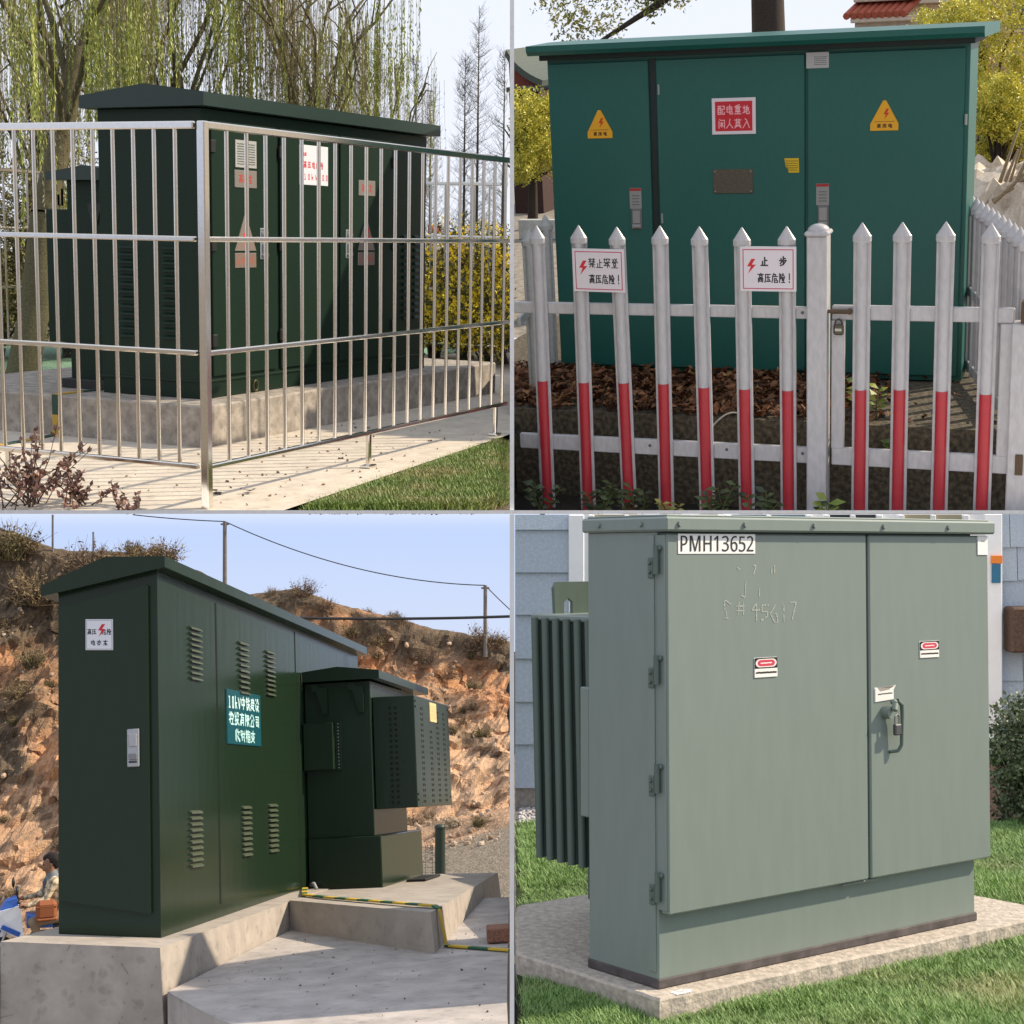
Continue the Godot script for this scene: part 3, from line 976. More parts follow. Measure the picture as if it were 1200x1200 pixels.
# ================================================================ upper right: teal substation behind a white picket fence
func picket_mesh(yb: float, yt: float, wide := 0.21) -> Array:
	# a hollow plastic picket: flat flanges, a round middle, a pointed cap; and the red lower half of the middle
	var m := MB.new()
	m.span(Vector3(-wide * 0.5, yb, -0.02), Vector3(wide * 0.5, yt - 0.2, 0.012), 0.006)
	for i in 8:
		var a0 := PI * i / 8.0
		var a1 := PI * (i + 1) / 8.0
		var e := Vector3(cos(a0), 0, sin(a0))
		var f := Vector3(cos(a1), 0, sin(a1))
		var r := wide * 0.33
		var lo := Vector3(0, yb, 0.01)
		var hi := Vector3(0, yt - 0.19, 0.01)
		m.smooth(lo + e * r, lo + f * r, hi + f * r, e, f, f)
		m.smooth(lo + e * r, hi + f * r, hi + e * r, e, f, e)
	var c := MB.new()
	var pts := [[0.50, -0.24], [0.545, -0.225], [0.545, -0.16], [0.50, -0.15], [0.02, 0.0]]
	for i in pts.size() - 1:
		for k in 12:
			var a0 := TAU * k / 12.0
			var a1 := TAU * (k + 1) / 12.0
			var w := []
			for q in [[i, a0], [i, a1], [i + 1, a1], [i + 1, a0]]:
				var r: float = pts[q[0]][0] * wide
				w.append(Vector3(cos(q[1]) * r, yt + pts[q[0]][1], sin(q[1]) * r * 0.62 + 0.01))
			c.quad(w[0], w[1], w[2], w[3], Vector3(cos(a0), 0.6, sin(a0)))
	return [m.mesh(), c.mesh()]

func red_half(yb: float, ytop: float, wide: float) -> ArrayMesh:
	var m := MB.new()
	for i in 8:
		var a0 := lerpf(0.1, PI - 0.1, i / 8.0)
		var a1 := lerpf(0.1, PI - 0.1, (i + 1) / 8.0)
		var e := Vector3(cos(a0), 0, sin(a0))
		var f := Vector3(cos(a1), 0, sin(a1))
		var r := wide * 0.33 + 0.004
		var lo := Vector3(0, yb, 0.01)
		var hi := Vector3(0, ytop, 0.01)
		m.smooth(lo + e * r, lo + f * r, hi + f * r, e, f, f)
		m.smooth(lo + e * r, hi + f * r, hi + e * r, e, f, e)
	return m.mesh()

func picket_yard():
	var teal := paint("teal_paint", 0.007, 0.098, 0.082, 0.42, 0.05)
	var dark := M("gap_and_eaves_shade", 0.004, 0.014, 0.014, 0.6)
	var white := V("white_plastic", 0.45, 0.44, 0.455, 0.36, 0.10, 1.5, 0.005, 0.016)
	white.uv1_scale = Vector3(1.6, 0.5, 1.6)
	var red := V("red_plastic", 0.40, 0.018, 0.03, 0.36, 0.06, 1.2)
	var G := -1.25
	var U := 5.99
	var c := thing("teal_substation", "wide teal steel substation with three doors behind the white picket fence", "substation")
	var m := MB.new()
	m.span(Vector3(0, 0, -0.85), Vector3(U, 4.62, 0), 0.01)
	part("body", m, teal, c)
	m = MB.new()
	m.loft([Vector3(-0.19, 4.66, 0.28), Vector3(-0.19, 4.72, 0.34), Vector3(-0.19, 4.80, 0.34), Vector3(-0.19, 4.815, -0.6), Vector3(-0.19, 4.80, -1.5), Vector3(-0.19, 4.66, -1.5)], [Vector3(6.2, 4.66, 0.28), Vector3(6.2, 4.72, 0.34), Vector3(6.2, 4.80, 0.34), Vector3(6.2, 4.815, -0.6), Vector3(6.2, 4.80, -1.5), Vector3(6.2, 4.66, -1.5)])
	part("roof", m, teal, c)
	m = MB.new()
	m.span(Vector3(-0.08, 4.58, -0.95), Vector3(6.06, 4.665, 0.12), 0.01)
	part("eaves_band", m, dark, c)  # near-black strip, the shade under the roof edge put into its colour
	var doors := []
	for e in [[0.03, 1.545], [1.66, 3.79], [3.83, 5.93]]:
		m = MB.new()
		m.span(Vector3(e[0], 0.08, 0.0), Vector3(e[1], 4.53, 0.05), 0.012)
		doors.append(part("door", m, teal, c))
	m = MB.new()
	m.span(Vector3(1.55, 0.06, 0.0), Vector3(1.655, 4.55, 0.008))
	part("mullion", m, dark, c)
	for e in [[1.70, 4.12, 1], [1.70, 2.3, 1], [5.96, 3.6, 2], [5.96, 1.0, 2]]:
		m = MB.new()
		m.cyl(Vector3(e[0], e[1] - 0.07, 0.055), Vector3(e[0], e[1] + 0.07, 0.055), 0.018, 0.018, 8)
		part("hinge", m, M("hinge_grey", 0.3, 0.32, 0.3, 0.5, 0.5), doors[e[2]])
	# signs
	var yel := M("yellow_plate", 0.62, 0.36, 0.02, 0.5)
	var im := blank(128, 128, Color(0.86, 0.62, 0.08))
	bolt(im, 50, 34, 4.6, Color(0.72, 0.16, 0.05))
	dab(im, Vector2(18, 90), Vector2(110, 90), 2, Color(0.35, 0.25, 0.02))
	for x in [30, 56, 82]:
		write(im, "高压电"[(x - 30) / 26], x, 100, 17, 16, 20, 3.4, Color(0.28, 0.18, 0.03))
	var pr := printed("yellow_triangle_print", im)
	var tri := PackedVector2Array([Vector2(-0.19, -0.2), Vector2(0.19, -0.2), Vector2(0.19, -0.11), Vector2(0.02, 0.2), Vector2(-0.02, 0.2), Vector2(-0.19, -0.11)])
	sign_plate("warning_triangle", doors[0], frame(Vector3(0.795, 3.66, 0.05), Vector3.RIGHT, Vector3.UP), 0.38, 0.4, 0.012, yel, pr, tri)
	sign_plate("warning_triangle", doors[2], frame(Vector3(4.885, 3.68, 0.05), Vector3.RIGHT, Vector3.UP), 0.38, 0.4, 0.012, yel, pr, tri)
	im = blank(192, 152, Color(0.84, 0.80, 0.82))
	for y in range(13, 139):
		dab(im, Vector2(13, y), Vector2(178, y), 1.5, Color(0.74, 0.10, 0.16))
	write(im, "配电重地", 26, 28, 28, 38, 37, 4.5, Color(0.9, 0.66, 0.68))
	write(im, "闲人莫入", 26, 88, 28, 38, 37, 4.5, Color(0.9, 0.66, 0.68))
	sign_plate("red_notice", doors[1], frame(Vector3(2.79, 3.725, 0.05), Vector3.RIGHT, Vector3.UP), 0.63, 0.5, 0.014, M("notice_white", 0.65, 0.62, 0.63, 0.5), printed("red_notice_print", im))
	m = MB.new()
	m.box(Vector3(2.765, 2.82, 0.056), Vector3(0.58, 0.34, 0.012), 0.004)
	var rp := part("rating_plate", m, V("dull_brass_plate", 0.15, 0.13, 0.10, 0.4, 0.3, 0.3, 0.0, 0.02, 0.5), doors[1])
	for e in [[-0.26, -0.14], [0.26, -0.14], [-0.26, 0.14], [0.26, 0.14]]:
		m = MB.new()
		m.ball(Vector3(2.765 + e[0], 2.82 + e[1], 0.062), Vector3(0.012, 0.012, 0.006), 4)
		part("rivet", m, M("rivet", 0.4, 0.38, 0.34, 0.4, 0.6), rp)
	im = blank(96, 72, Color(0.66, 0.66, 0.66))
	scribble(im, 34, 16, 52, 44, 5, Color(0.35, 0.35, 0.36))
	sign_plate("notice_card", doors[2], frame(Vector3(3.97, 4.44, 0.05), Vector3.RIGHT, Vector3.UP), 0.31, 0.21, 0.008, M("card_white", 0.45, 0.45, 0.45, 0.6), printed("card_print", im))
	im = blank(64, 64, Color(0.80, 0.68, 0.08))
	scribble(im, 6, 6, 52, 52, 5, Color(0.5, 0.4, 0.05))
	sign_plate("yellow_tag", doors[1], frame(Vector3(3.61, 3.03, 0.05), Vector3.RIGHT, Vector3.UP), 0.21, 0.2, 0.004, yel, printed("yellow_tag_print", im), PackedVector2Array([Vector2(-0.105, 0.1), Vector2(0.1, 0.1), Vector2(0.105, -0.1), Vector2(-0.045, -0.1), Vector2(-0.045, -0.04), Vector2(-0.085, -0.02)]))
	im = blank(48, 64, Color(0.55, 0.55, 0.54))
	for y in 8:
		dab(im, Vector2(0, y), Vector2(48, y), 1.5, Color(0.62, 0.14, 0.14))
	scribble(im, 10, 18, 28, 38, 4, Color(0.38, 0.38, 0.38))
	var lp := printed("lock_label_print", im)
	for e in [[1.305, 2.45, 0], [4.045, 2.485, 2]]:
		m = MB.new()
		m.box(Vector3(e[0] + 0.01, e[1] - 0.16, 0.06), Vector3(0.16, 0.3, 0.03), 0.01)
		var l := part("latch", m, M("latch_grey", 0.16, 0.16, 0.16, 0.45, 0.3), doors[e[2]])
		m = MB.new()
		m.box(Vector3(e[0] + 0.01, e[1] - 0.26, 0.085), Vector3(0.13, 0.05, 0.03), 0.008)
		m.box(Vector3(e[0] + 0.01, e[1] - 0.13, 0.078), Vector3(0.11, 0.18, 0.012), 0.004)
		part("latch_lever", m, M("latch_pale", 0.3, 0.3, 0.3, 0.4, 0.4), l)
		sign_plate("latch_label", l, frame(Vector3(e[0], e[1] + 0.14, 0.05), Vector3.RIGHT, Vector3.UP), 0.18, 0.3, 0.01, M("label_grey", 0.3, 0.3, 0.3, 0.5), lp)
	# ---- plinth, leaf bed, soil
	m = MB.new()
	var top := clip([Vector3(-1.6, -0.02, 2.42), Vector3(8.2, -0.02, 2.5), Vector3(8.2, -0.02, -4), Vector3(-1.6, -0.02, -4)], Vector3.RIGHT, 0.012)
	for i in range(1, top.size() - 1):
		m.tri(top[0], top[i], top[i + 1], Vector3.UP)
	for i in top.size():
		var a: Vector3 = top[i]
		var b: Vector3 = top[(i + 1) % top.size()]
		m.quad(a, b, b - Vector3(0, 1.3, 0), a - Vector3(0, 1.3, 0), (a + b) * 0.5 - Vector3(3, 0, -0.8))
	struct("substation_plinth", m, V("mossy_plinth", 0.16, 0.13, 0.085, 0.95, 0.55, 1.2, 0.8, 0.025))
	sheet("soil", [Vector3(-20, G, 6), Vector3(20, G, 6), Vector3(20, G, -4), Vector3(-20, G, -4)], V("dark_soil", 0.035, 0.026, 0.018, 0.95, 0.5, 1.0, 1.5, 0.03), 0.0, true, 1.0)
	sheet("back_ground", [Vector3(-30, -0.4, -3.9), Vector3(60, -0.4, -3.9), Vector3(120, -0.4, -80), Vector3(-60, -0.4, -80)], V("courtyard_paving", 0.34, 0.30, 0.25, 0.9, 0.35, 2.5, 0.5), 0.0, true, 1.0)
	var lf := MB.new()
	lf.col = Color.WHITE
	for i in 2:
		leaf(lf, Vector3(-0.5, 0, 0), Vector3(1, 0.15, 0), Vector3.UP, 1.0, 0.5)
	lf.tri(Vector3(0.1, 0.02, 0), Vector3(0.5, 0.22, 0.2), Vector3(0.4, 0.1, -0.2), Vector3.UP)
	var ts := []
	var cols := []
	for i in 5200:
		var x := rng.randf_range(-0.8, 7.0)
		var z := rng.randf_range(0.02, 2.4)
		if rng.randf() < smoothstep(3.9, 5.6, x) * 0.97 or (P * Vector3(x, 0, z)).x < 0.05:
			continue
		ts.append(Transform3D(Basis.from_euler(Vector3(rng.randf_range(-0.7, 0.7), rng.randf() * TAU, rng.randf_range(-0.7, 0.7))).scaled(Vector3.ONE * rng.randf_range(0.09, 0.2)), Vector3(x, rng.randf_range(-0.01, 0.10), z)))
		cols.append(Color(0.20, 0.075, 0.03).lerp(Color(0.36, 0.18, 0.075), pow(rng.randf(), 1.6)) * rng.randf_range(0.35, 1.25))
	var g := copies("fallen_leaves", lf.mesh(), leafy("dry_leaf", 0.75, 0.2), ts, cols)
	tag(g, "bed of fallen brown leaves on the plinth before the teal substation", "fallen leaves")
	g.set_meta("kind", "stuff")
	# ---- the front fence, left of the gate post
	var pm := picket_mesh(-1.32, 2.615, 0.21)
	var rm := red_half(-1.32, 0.545, 0.21)
	var f := thing("picket_fence", "white plastic picket fence left of the gate post, its pickets red below", "fence", Vector3(0, 0, 3.0))
	for e in [[1.45, 1.60], [-0.43, -0.22]]:
		m = MB.new()
		m.span(Vector3(0.48, e[0], -0.1), Vector3(4.48, e[1], -0.024), 0.012)
		part("rail", m, white, f)
	for x in [0.87, 1.46, 2.03, 2.57, 3.12, 3.66, 4.22]:
		var tilt := Basis(Vector3.BACK, rng.randf_range(-0.014, 0.012))
		var p := part("picket", pm[0], white, f, Vector3(x, rng.randf_range(-0.015, 0.015), 0), tilt)
		part("cap", pm[1], white, p)
		part("red_band", rm, red, p, Vector3(0, rng.randf_range(-0.025, 0.02), 0))
	for e in [[4.4, 1.53], [4.4, -0.3], [3.4, -0.3], [2.35, -0.3]]:
		m = MB.new()
		m.cyl(Vector3(e[0], e[1], -0.024), Vector3(e[0], e[1], -0.018), 0.022, 0.022, 8)
		part("screw", m, M("screw_dark", 0.1, 0.1, 0.1, 0.5, 0.5), f)
	var post := thing("gate_post", "square white gate post with a domed cap between fence and gate", "post", Vector3(4.6, 0, 2.97))
	m = MB.new()
	m.span(Vector3(-0.125, -1.4, -0.125), Vector3(0.125, 2.5, 0.125), 0.015)
	part("shaft", m, white, post)
	m = MB.new()
	m.span(Vector3(-0.15, 2.5, -0.15), Vector3(0.15, 2.56, 0.15), 0.02)
	m.ball(Vector3(0, 2.55, 0), Vector3(0.14, 0.09, 0.14), 8)
	part("cap", m, white, post)
	# ---- the gate
	var gt := thing("picket_gate", "white picket gate with four red-footed pickets right of the gate post", "gate", Vector3(4.75, 0, 3.0))
	for e in [[1.45, 1.61], [-0.43, -0.22]]:
		m = MB.new()
		m.span(Vector3(0.02, e[0], -0.1), Vector3(2.2, e[1] + 0.02, -0.024), 0.012)
		part("rail", m, white, gt)
	for x in [0.01, 2.04]:
		m = MB.new()
		m.span(Vector3(x, -0.215, -0.098), Vector3(x + 0.165, 1.445, -0.026), 0.012)
		part("stile", m, white, gt)
	var gp := picket_mesh(-1.32, 2.66, 0.21)
	var gr := red_half(-1.32, 0.59, 0.21)
	for x in [0.39, 0.87, 1.38, 1.90]:
		var p := part("picket", gp[0], white, gt, Vector3(x, rng.randf_range(-0.012, 0.012), 0))
		part("cap", gp[1], white, p)
		part("red_band", gr, red, p, Vector3(0, rng.randf_range(-0.02, 0.02), 0))
	var rust := V("rusty_steel", 0.14, 0.09, 0.05, 0.6, 0.4, 0.2, 0.05, 0.03, 0.4)
	m = MB.new()
	m.cyl(Vector3(-0.1, 1.565, 0.03), Vector3(0.28, 1.565, 0.03), 0.022, 0.022, 8)
	m.box(Vector3(0.13, 1.555, -0.01), Vector3(0.26, 0.055, 0.02), 0.004)
	m.box(Vector3(-0.08, 1.565, 0.02), Vector3(0.05, 0.08, 0.05), 0.005)
	m.box(Vector3(0.25, 1.565, 0.02), Vector3(0.04, 0.07, 0.05), 0.005)
	part("sliding_bolt", m, rust, gt)
	var pad := thing("padlock", "small old padlock hanging from the rusty bolt of the picket gate", "padlock", Vector3(4.865, 1.34, 3.04))
	m = MB.new()
	var sh := []
	for i in 9:
		sh.append(Vector3(0.045 * cos(PI * i / 8.0), 0.06 + 0.07 * sin(PI * i / 8.0), 0))
	m.tube(sh, 0.012, 0.012, 6)
	part("shackle", m, M("shackle_dark", 0.06, 0.055, 0.045, 0.4, 0.7), pad)
	m = MB.new()
	m.box(Vector3(0, 0.0, 0), Vector3(0.13, 0.14, 0.05), 0.03)
	part("lock_body", m, V("lock_brass", 0.12, 0.11, 0.08, 0.4, 0.3, 0.1, 0.0, 0.02, 0.7), pad)
	m = MB.new()
	m.box(Vector3(0, 0.0, 0.025), Vector3(0.085, 0.035, 0.01), 0.004)
	part("lock_face", m, M("lock_pale", 0.4, 0.38, 0.33, 0.4, 0.5), pad)
	# hinge post at the right edge
	var hp := thing("hinge_post", "broad white hinge post at the right end of the gate", "post", Vector3(7.06, 0, 2.92))
	m = MB.new()
	m.span(Vector3(-0.13, -1.4, -0.13), Vector3(0.16, 1.46, 0.13), 0.015)
	part("shaft", m, white, hp)
	for y in [1.6, -0.28]:
		m = MB.new()
		m.span(Vector3(-0.03, y - 0.13, -0.02), Vector3(0.06, y + 0.13, 0.15), 0.006)
		part("hinge", m, rust, hp)
	# signs wired to the pickets
	for e in [["禁止攀登", "高压危险!", 1.765, 2.055, "white warning sign with red border and bolt, wired to the left pickets"], ["止 步", "高压危险!", 3.995, 2.095, "white warning sign with two large characters on its top line, near the gate post"]]:
		im = blank(256, 208, Color(0.80, 0.78, 0.80))
		outline(im, Rect2(12, 12, 232, 184), 4, Color(0.66, 0.16, 0.28))
		bolt(im, 16, 56, 7.0, Color(0.75, 0.10, 0.16))
		if e[0] == "止 步":
			write(im, "止", 96, 44, 30, 42, 40, 6.5, Color(0.1, 0.1, 0.12))
			write(im, "步", 182, 44, 30, 42, 40, 6.5, Color(0.1, 0.1, 0.12))
		else:
			write(im, e[0], 80, 44, 31, 44, 38, 4.2, Color(0.1, 0.1, 0.12))
		write(im, e[1], 80, 124, 26, 42, 33, 5.0, Color(0.1, 0.1, 0.12))
		var s := thing("warning_sign", e[4], "sign", Vector3(e[2], e[3], 3.085))
		sign_plate("plate", s, frame(Vector3.ZERO, Vector3(1, -0.015 if e[2] < 2 else 0.0, 0), Vector3.UP), 0.71, 0.56, 0.016, M("sign_white", 0.6, 0.58, 0.6, 0.5), printed("fence_sign_print_%d" % int(e[2]), im))
	# ---- side fences running back
	var sp := picket_mesh(-0.1, 2.36, 0.2)
	var grey := V("shaded_plastic", 0.42, 0.43, 0.42, 0.5, 0.12, 0.9)
	var lf2 := thing("side_fence", "short run of grey-white pickets going back beside the left edge", "fence", Vector3(0.39, 0.0, 2.5), deg_to_rad(102))
	for i in 2:
		var p := part("picket", sp[0], grey, lf2, Vector3(1.0 + i * 1.5, 0, 0), Basis(Vector3.UP, deg_to_rad(-75)))
		part("cap", sp[1], grey, p)
	m = MB.new()
	m.span(Vector3(0.2, 1.12, -0.09), Vector3(2.6, 1.26, -0.03), 0.01)
	part("rail", m, grey, lf2)
	var rf := thing("side_fence", "white picket run going back behind the gate along the right side", "fence", Vector3(7.05, 0.0, 2.75), deg_to_rad(107))
	for i in 11:
		var p := part("picket", sp[0], white, rf, Vector3(0.1 + i * 0.36, 0.15, 0), Basis(Vector3.UP, deg_to_rad(-75)))
		part("cap", sp[1], white, p)
	for y in [1.15, 0.1]:
		m = MB.new()
		m.span(Vector3(0.0, y, -0.09), Vector3(4.1, y + 0.13, -0.03), 0.01)
		part("rail", m, white, rf)
	# bent reed on the plinth edge
	m = MB.new()
	var rp2 := []
	for i in 9:
		var s := i / 8.0
		rp2.append(Vector3(s * 0.42, -0.22 + 0.3 * sin(s * 1.7), s * 0.05))
	m.tube(rp2, 0.016, 0.010, 6)
	solo("bent_reed", m, M("reed_pale", 0.5, 0.47, 0.4, 0.7), "pale bent reed arching over the plinth edge behind the pickets", "reed", Vector3(3.0, 0.0, 2.46))
	picket_plants(G)

func sapling(label: String, at: Vector3, h: float, n: int, lo: Color, hi: Color, size: float, group := ""):
	var t := thing("leafy_sapling", label, "plant", at, 0.0, group)
	var m := MB.new()
	var lv := MB.new()
	for i in maxi(2, n / 9):
		var e := Vector3(rng.randf_range(-0.45, 0.45) * h, h * rng.randf_range(0.6, 1.0), rng.randf_range(-0.2, 0.3) * h)
		var o := Vector3(rng.randf_range(-0.1, 0.1), 0, 0)
		var k := o.lerp(e, 0.5) + rdir() * 0.05
		m.tube([o, k, e], 0.014, 0.006, 4)
		for j in 9:
			var s := 0.25 + 0.75 * (j + 0.5) / 9.0
			var p := o.lerp(k, s * 2.0) if s < 0.5 else k.lerp(e, s * 2.0 - 1.0)
			lv.col = lo.lerp(hi, rng.randf()) * rng.randf_range(0.7, 1.2)
			var d := Vector3(1 if j % 2 else -1, rng.randf_range(0.0, 0.6), rng.randf_range(-0.3, 0.6)).normalized()
			leaf(lv, p, d, (Vector3.UP + rdir() * 0.4 + Vector3(0, 0, 0.5)).normalized(), size * rng.randf_range(0.7, 1.2), size * 0.55)
	part("stem", m, M("green_stem", 0.09, 0.10, 0.03, 0.7), t)
	part("leaves", lv, leafy("sapling_leaf", 0.45, 0.35), t).set_meta("kind", "stuff")

func picket_plants(G: float):
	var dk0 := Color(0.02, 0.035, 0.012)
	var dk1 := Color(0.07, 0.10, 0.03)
	var k := 0
	for e in [[0.95, 3.35, 0.55, 27], [1.75, 3.35, 0.5, 27], [2.25, 3.35, 0.55, 36], [3.35, 3.4, 0.62, 36], [3.95, 3.4, 0.55, 27], [4.9, 3.4, 0.5, 27], [6.0, 3.4, 0.35, 18]]:
		var names := ["first dark leafy plant from the left along the fence foot", "second dark leafy plant from the left along the fence foot", "third dark leafy plant, between the third and fourth pickets", "bushy dark plant under the second warning sign", "dark plant at the foot of the gate post", "dark plant at the foot of the first gate picket", "small dark plant at the foot of the last gate picket"]
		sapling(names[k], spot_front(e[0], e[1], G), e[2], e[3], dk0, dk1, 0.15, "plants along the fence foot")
		k += 1
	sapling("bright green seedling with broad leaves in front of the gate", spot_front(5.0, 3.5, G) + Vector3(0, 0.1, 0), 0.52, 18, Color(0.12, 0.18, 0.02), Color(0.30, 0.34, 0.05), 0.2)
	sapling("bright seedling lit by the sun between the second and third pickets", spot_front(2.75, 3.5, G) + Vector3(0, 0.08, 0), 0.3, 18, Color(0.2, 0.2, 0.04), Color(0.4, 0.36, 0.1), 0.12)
	sapling("tall thin weed growing on the plinth behind the gate", Vector3(5.15, -0.02, 2.2), 0.62, 18, Color(0.10, 0.15, 0.02), Color(0.24, 0.27, 0.05), 0.2)
	sapling("low weed on the plinth face behind the second gate picket", Vector3(5.5, -0.5, 2.56), 0.4, 18, Color(0.05, 0.09, 0.015), Color(0.12, 0.17, 0.03), 0.15)
	# ---- trees
	var bark := V("dark_bark", 0.075, 0.055, 0.045, 0.95, 0.5, 0.6, 1.0, 0.03)
	var lm := leafy("camphor_leaf", 0.45, 0.5)
	var cl := leaf_cluster(16, 0.42, 0.2)
	var H := -0.4
	k = 0
	for e in [[0.55, 43.0, 3.3, 1.0, 0], [11.5, 40.0, 5.2, 1.3, 1], [11.75, 47.0, 4.5, 0.5, 1], [13.0, 50.0, 4.7, 0.5, 1], [11.3, 38.0, 3.3, 0.9, 1]]:
		var label: String = ["round yellow-green tree before the pavilion at the left edge", "large sunlit yellow-green tree at the right edge", "yellow-green tree before the tan building, above the roof's right end", "small bright tree before the windows of the tan building", "lower sunlit tree behind the right end of the teal substation"][k]
		k += 1
		var o := spot(e[0], e[1], H)
		var t := thing("camphor_tree", label, "tree", o, 0.0, "sunlit trees behind the teal substation")
		var h: float = e[2]
		var r: float = e[3]
		var m := MB.new()
		m.tube([Vector3.ZERO, Vector3(0.08, h * 0.4, 0), Vector3(-0.05, h * 0.8, 0)], 0.16, 0.07, 8)
		part("trunk", m, bark, t)
		m = MB.new()
		var lumps := [[Vector3(0, h * 0.85, 0), r]]
		for i in 9:
			var a := TAU * i / 9.0
			var p := Vector3(cos(a) * r * rng.randf_range(0.55, 1.0), h * rng.randf_range(0.45, 1.0), sin(a) * r * 0.8)
			lumps.append([p, r * rng.randf_range(0.4, 0.62)])
			m.tube([Vector3(0, h * 0.4, 0), p * Vector3(0.5, 0.8, 0.5), p], 0.05, 0.015, 5)
		part("limb", m, bark, t)
		crown("crown", lumps, 420 if r > 1.0 else 620, cl, 0.17, Color(0.30, 0.32, 0.03), Color(0.92, 0.80, 0.12), lm, t, 1.0)
	# tree right behind the roof: its dark trunk, and the limb that hangs leaves over the roof
	var o := spot(5.15, 32.5, H)
	var t := thing("shade_tree", "dark trunked tree behind the roof with a leafy limb hanging to the left", "tree", o)
	var m := MB.new()
	m.tube([Vector3.ZERO, Vector3(0.05, 4, 0), Vector3(0.0, 6.3, 0), Vector3(-0.15, 9.5, 0)], 0.36, 0.27, 10)
	part("trunk", m, bark, t)
	m = MB.new()
	var tip := Vector3(-3.2, 4.95, 0.6)
	m.tube([Vector3(-0.1, 8.2, 0), Vector3(-1.0, 6.5, 0.3), Vector3(-1.9, 5.65, 0.5), Vector3(-2.35, 5.4, 0.6), tip], 0.13, 0.035, 7)
	m.tube([Vector3(-1.9, 5.65, 0.5), Vector3(-2.6, 5.8, 0.4), Vector3(-3.6, 5.9, 0.4)], 0.05, 0.02, 5)
	m.tube([Vector3(0.1, 8.0, 0), Vector3(1.2, 8.6, 0.2), Vector3(2.6, 8.9, 0.2)], 0.12, 0.05, 6)
	part("limb", m, bark, t)
	crown("crown", [[Vector3(-3.4, 5.5, 0.5), 0.75], [Vector3(-4.0, 5.7, 0.5), 0.6], [Vector3(-2.4, 5.8, 0.5), 0.6], [Vector3(-3.3, 5.0, 0.6), 0.45], [Vector3(-1.6, 5.7, 0.5), 0.35], [Vector3(-1.2, 8.6, 0.3), 1.2], [Vector3(0.9, 9.2, 0.3), 1.4]], 95, cl, 0.2, Color(0.10, 0.13, 0.03), Color(0.40, 0.36, 0.08), lm, t, 1.0)
	# ---- buildings behind
	back_buildings(H)

func spot_front(x: float, z: float, y: float) -> Vector3:
	return Vector3(x, y, z)

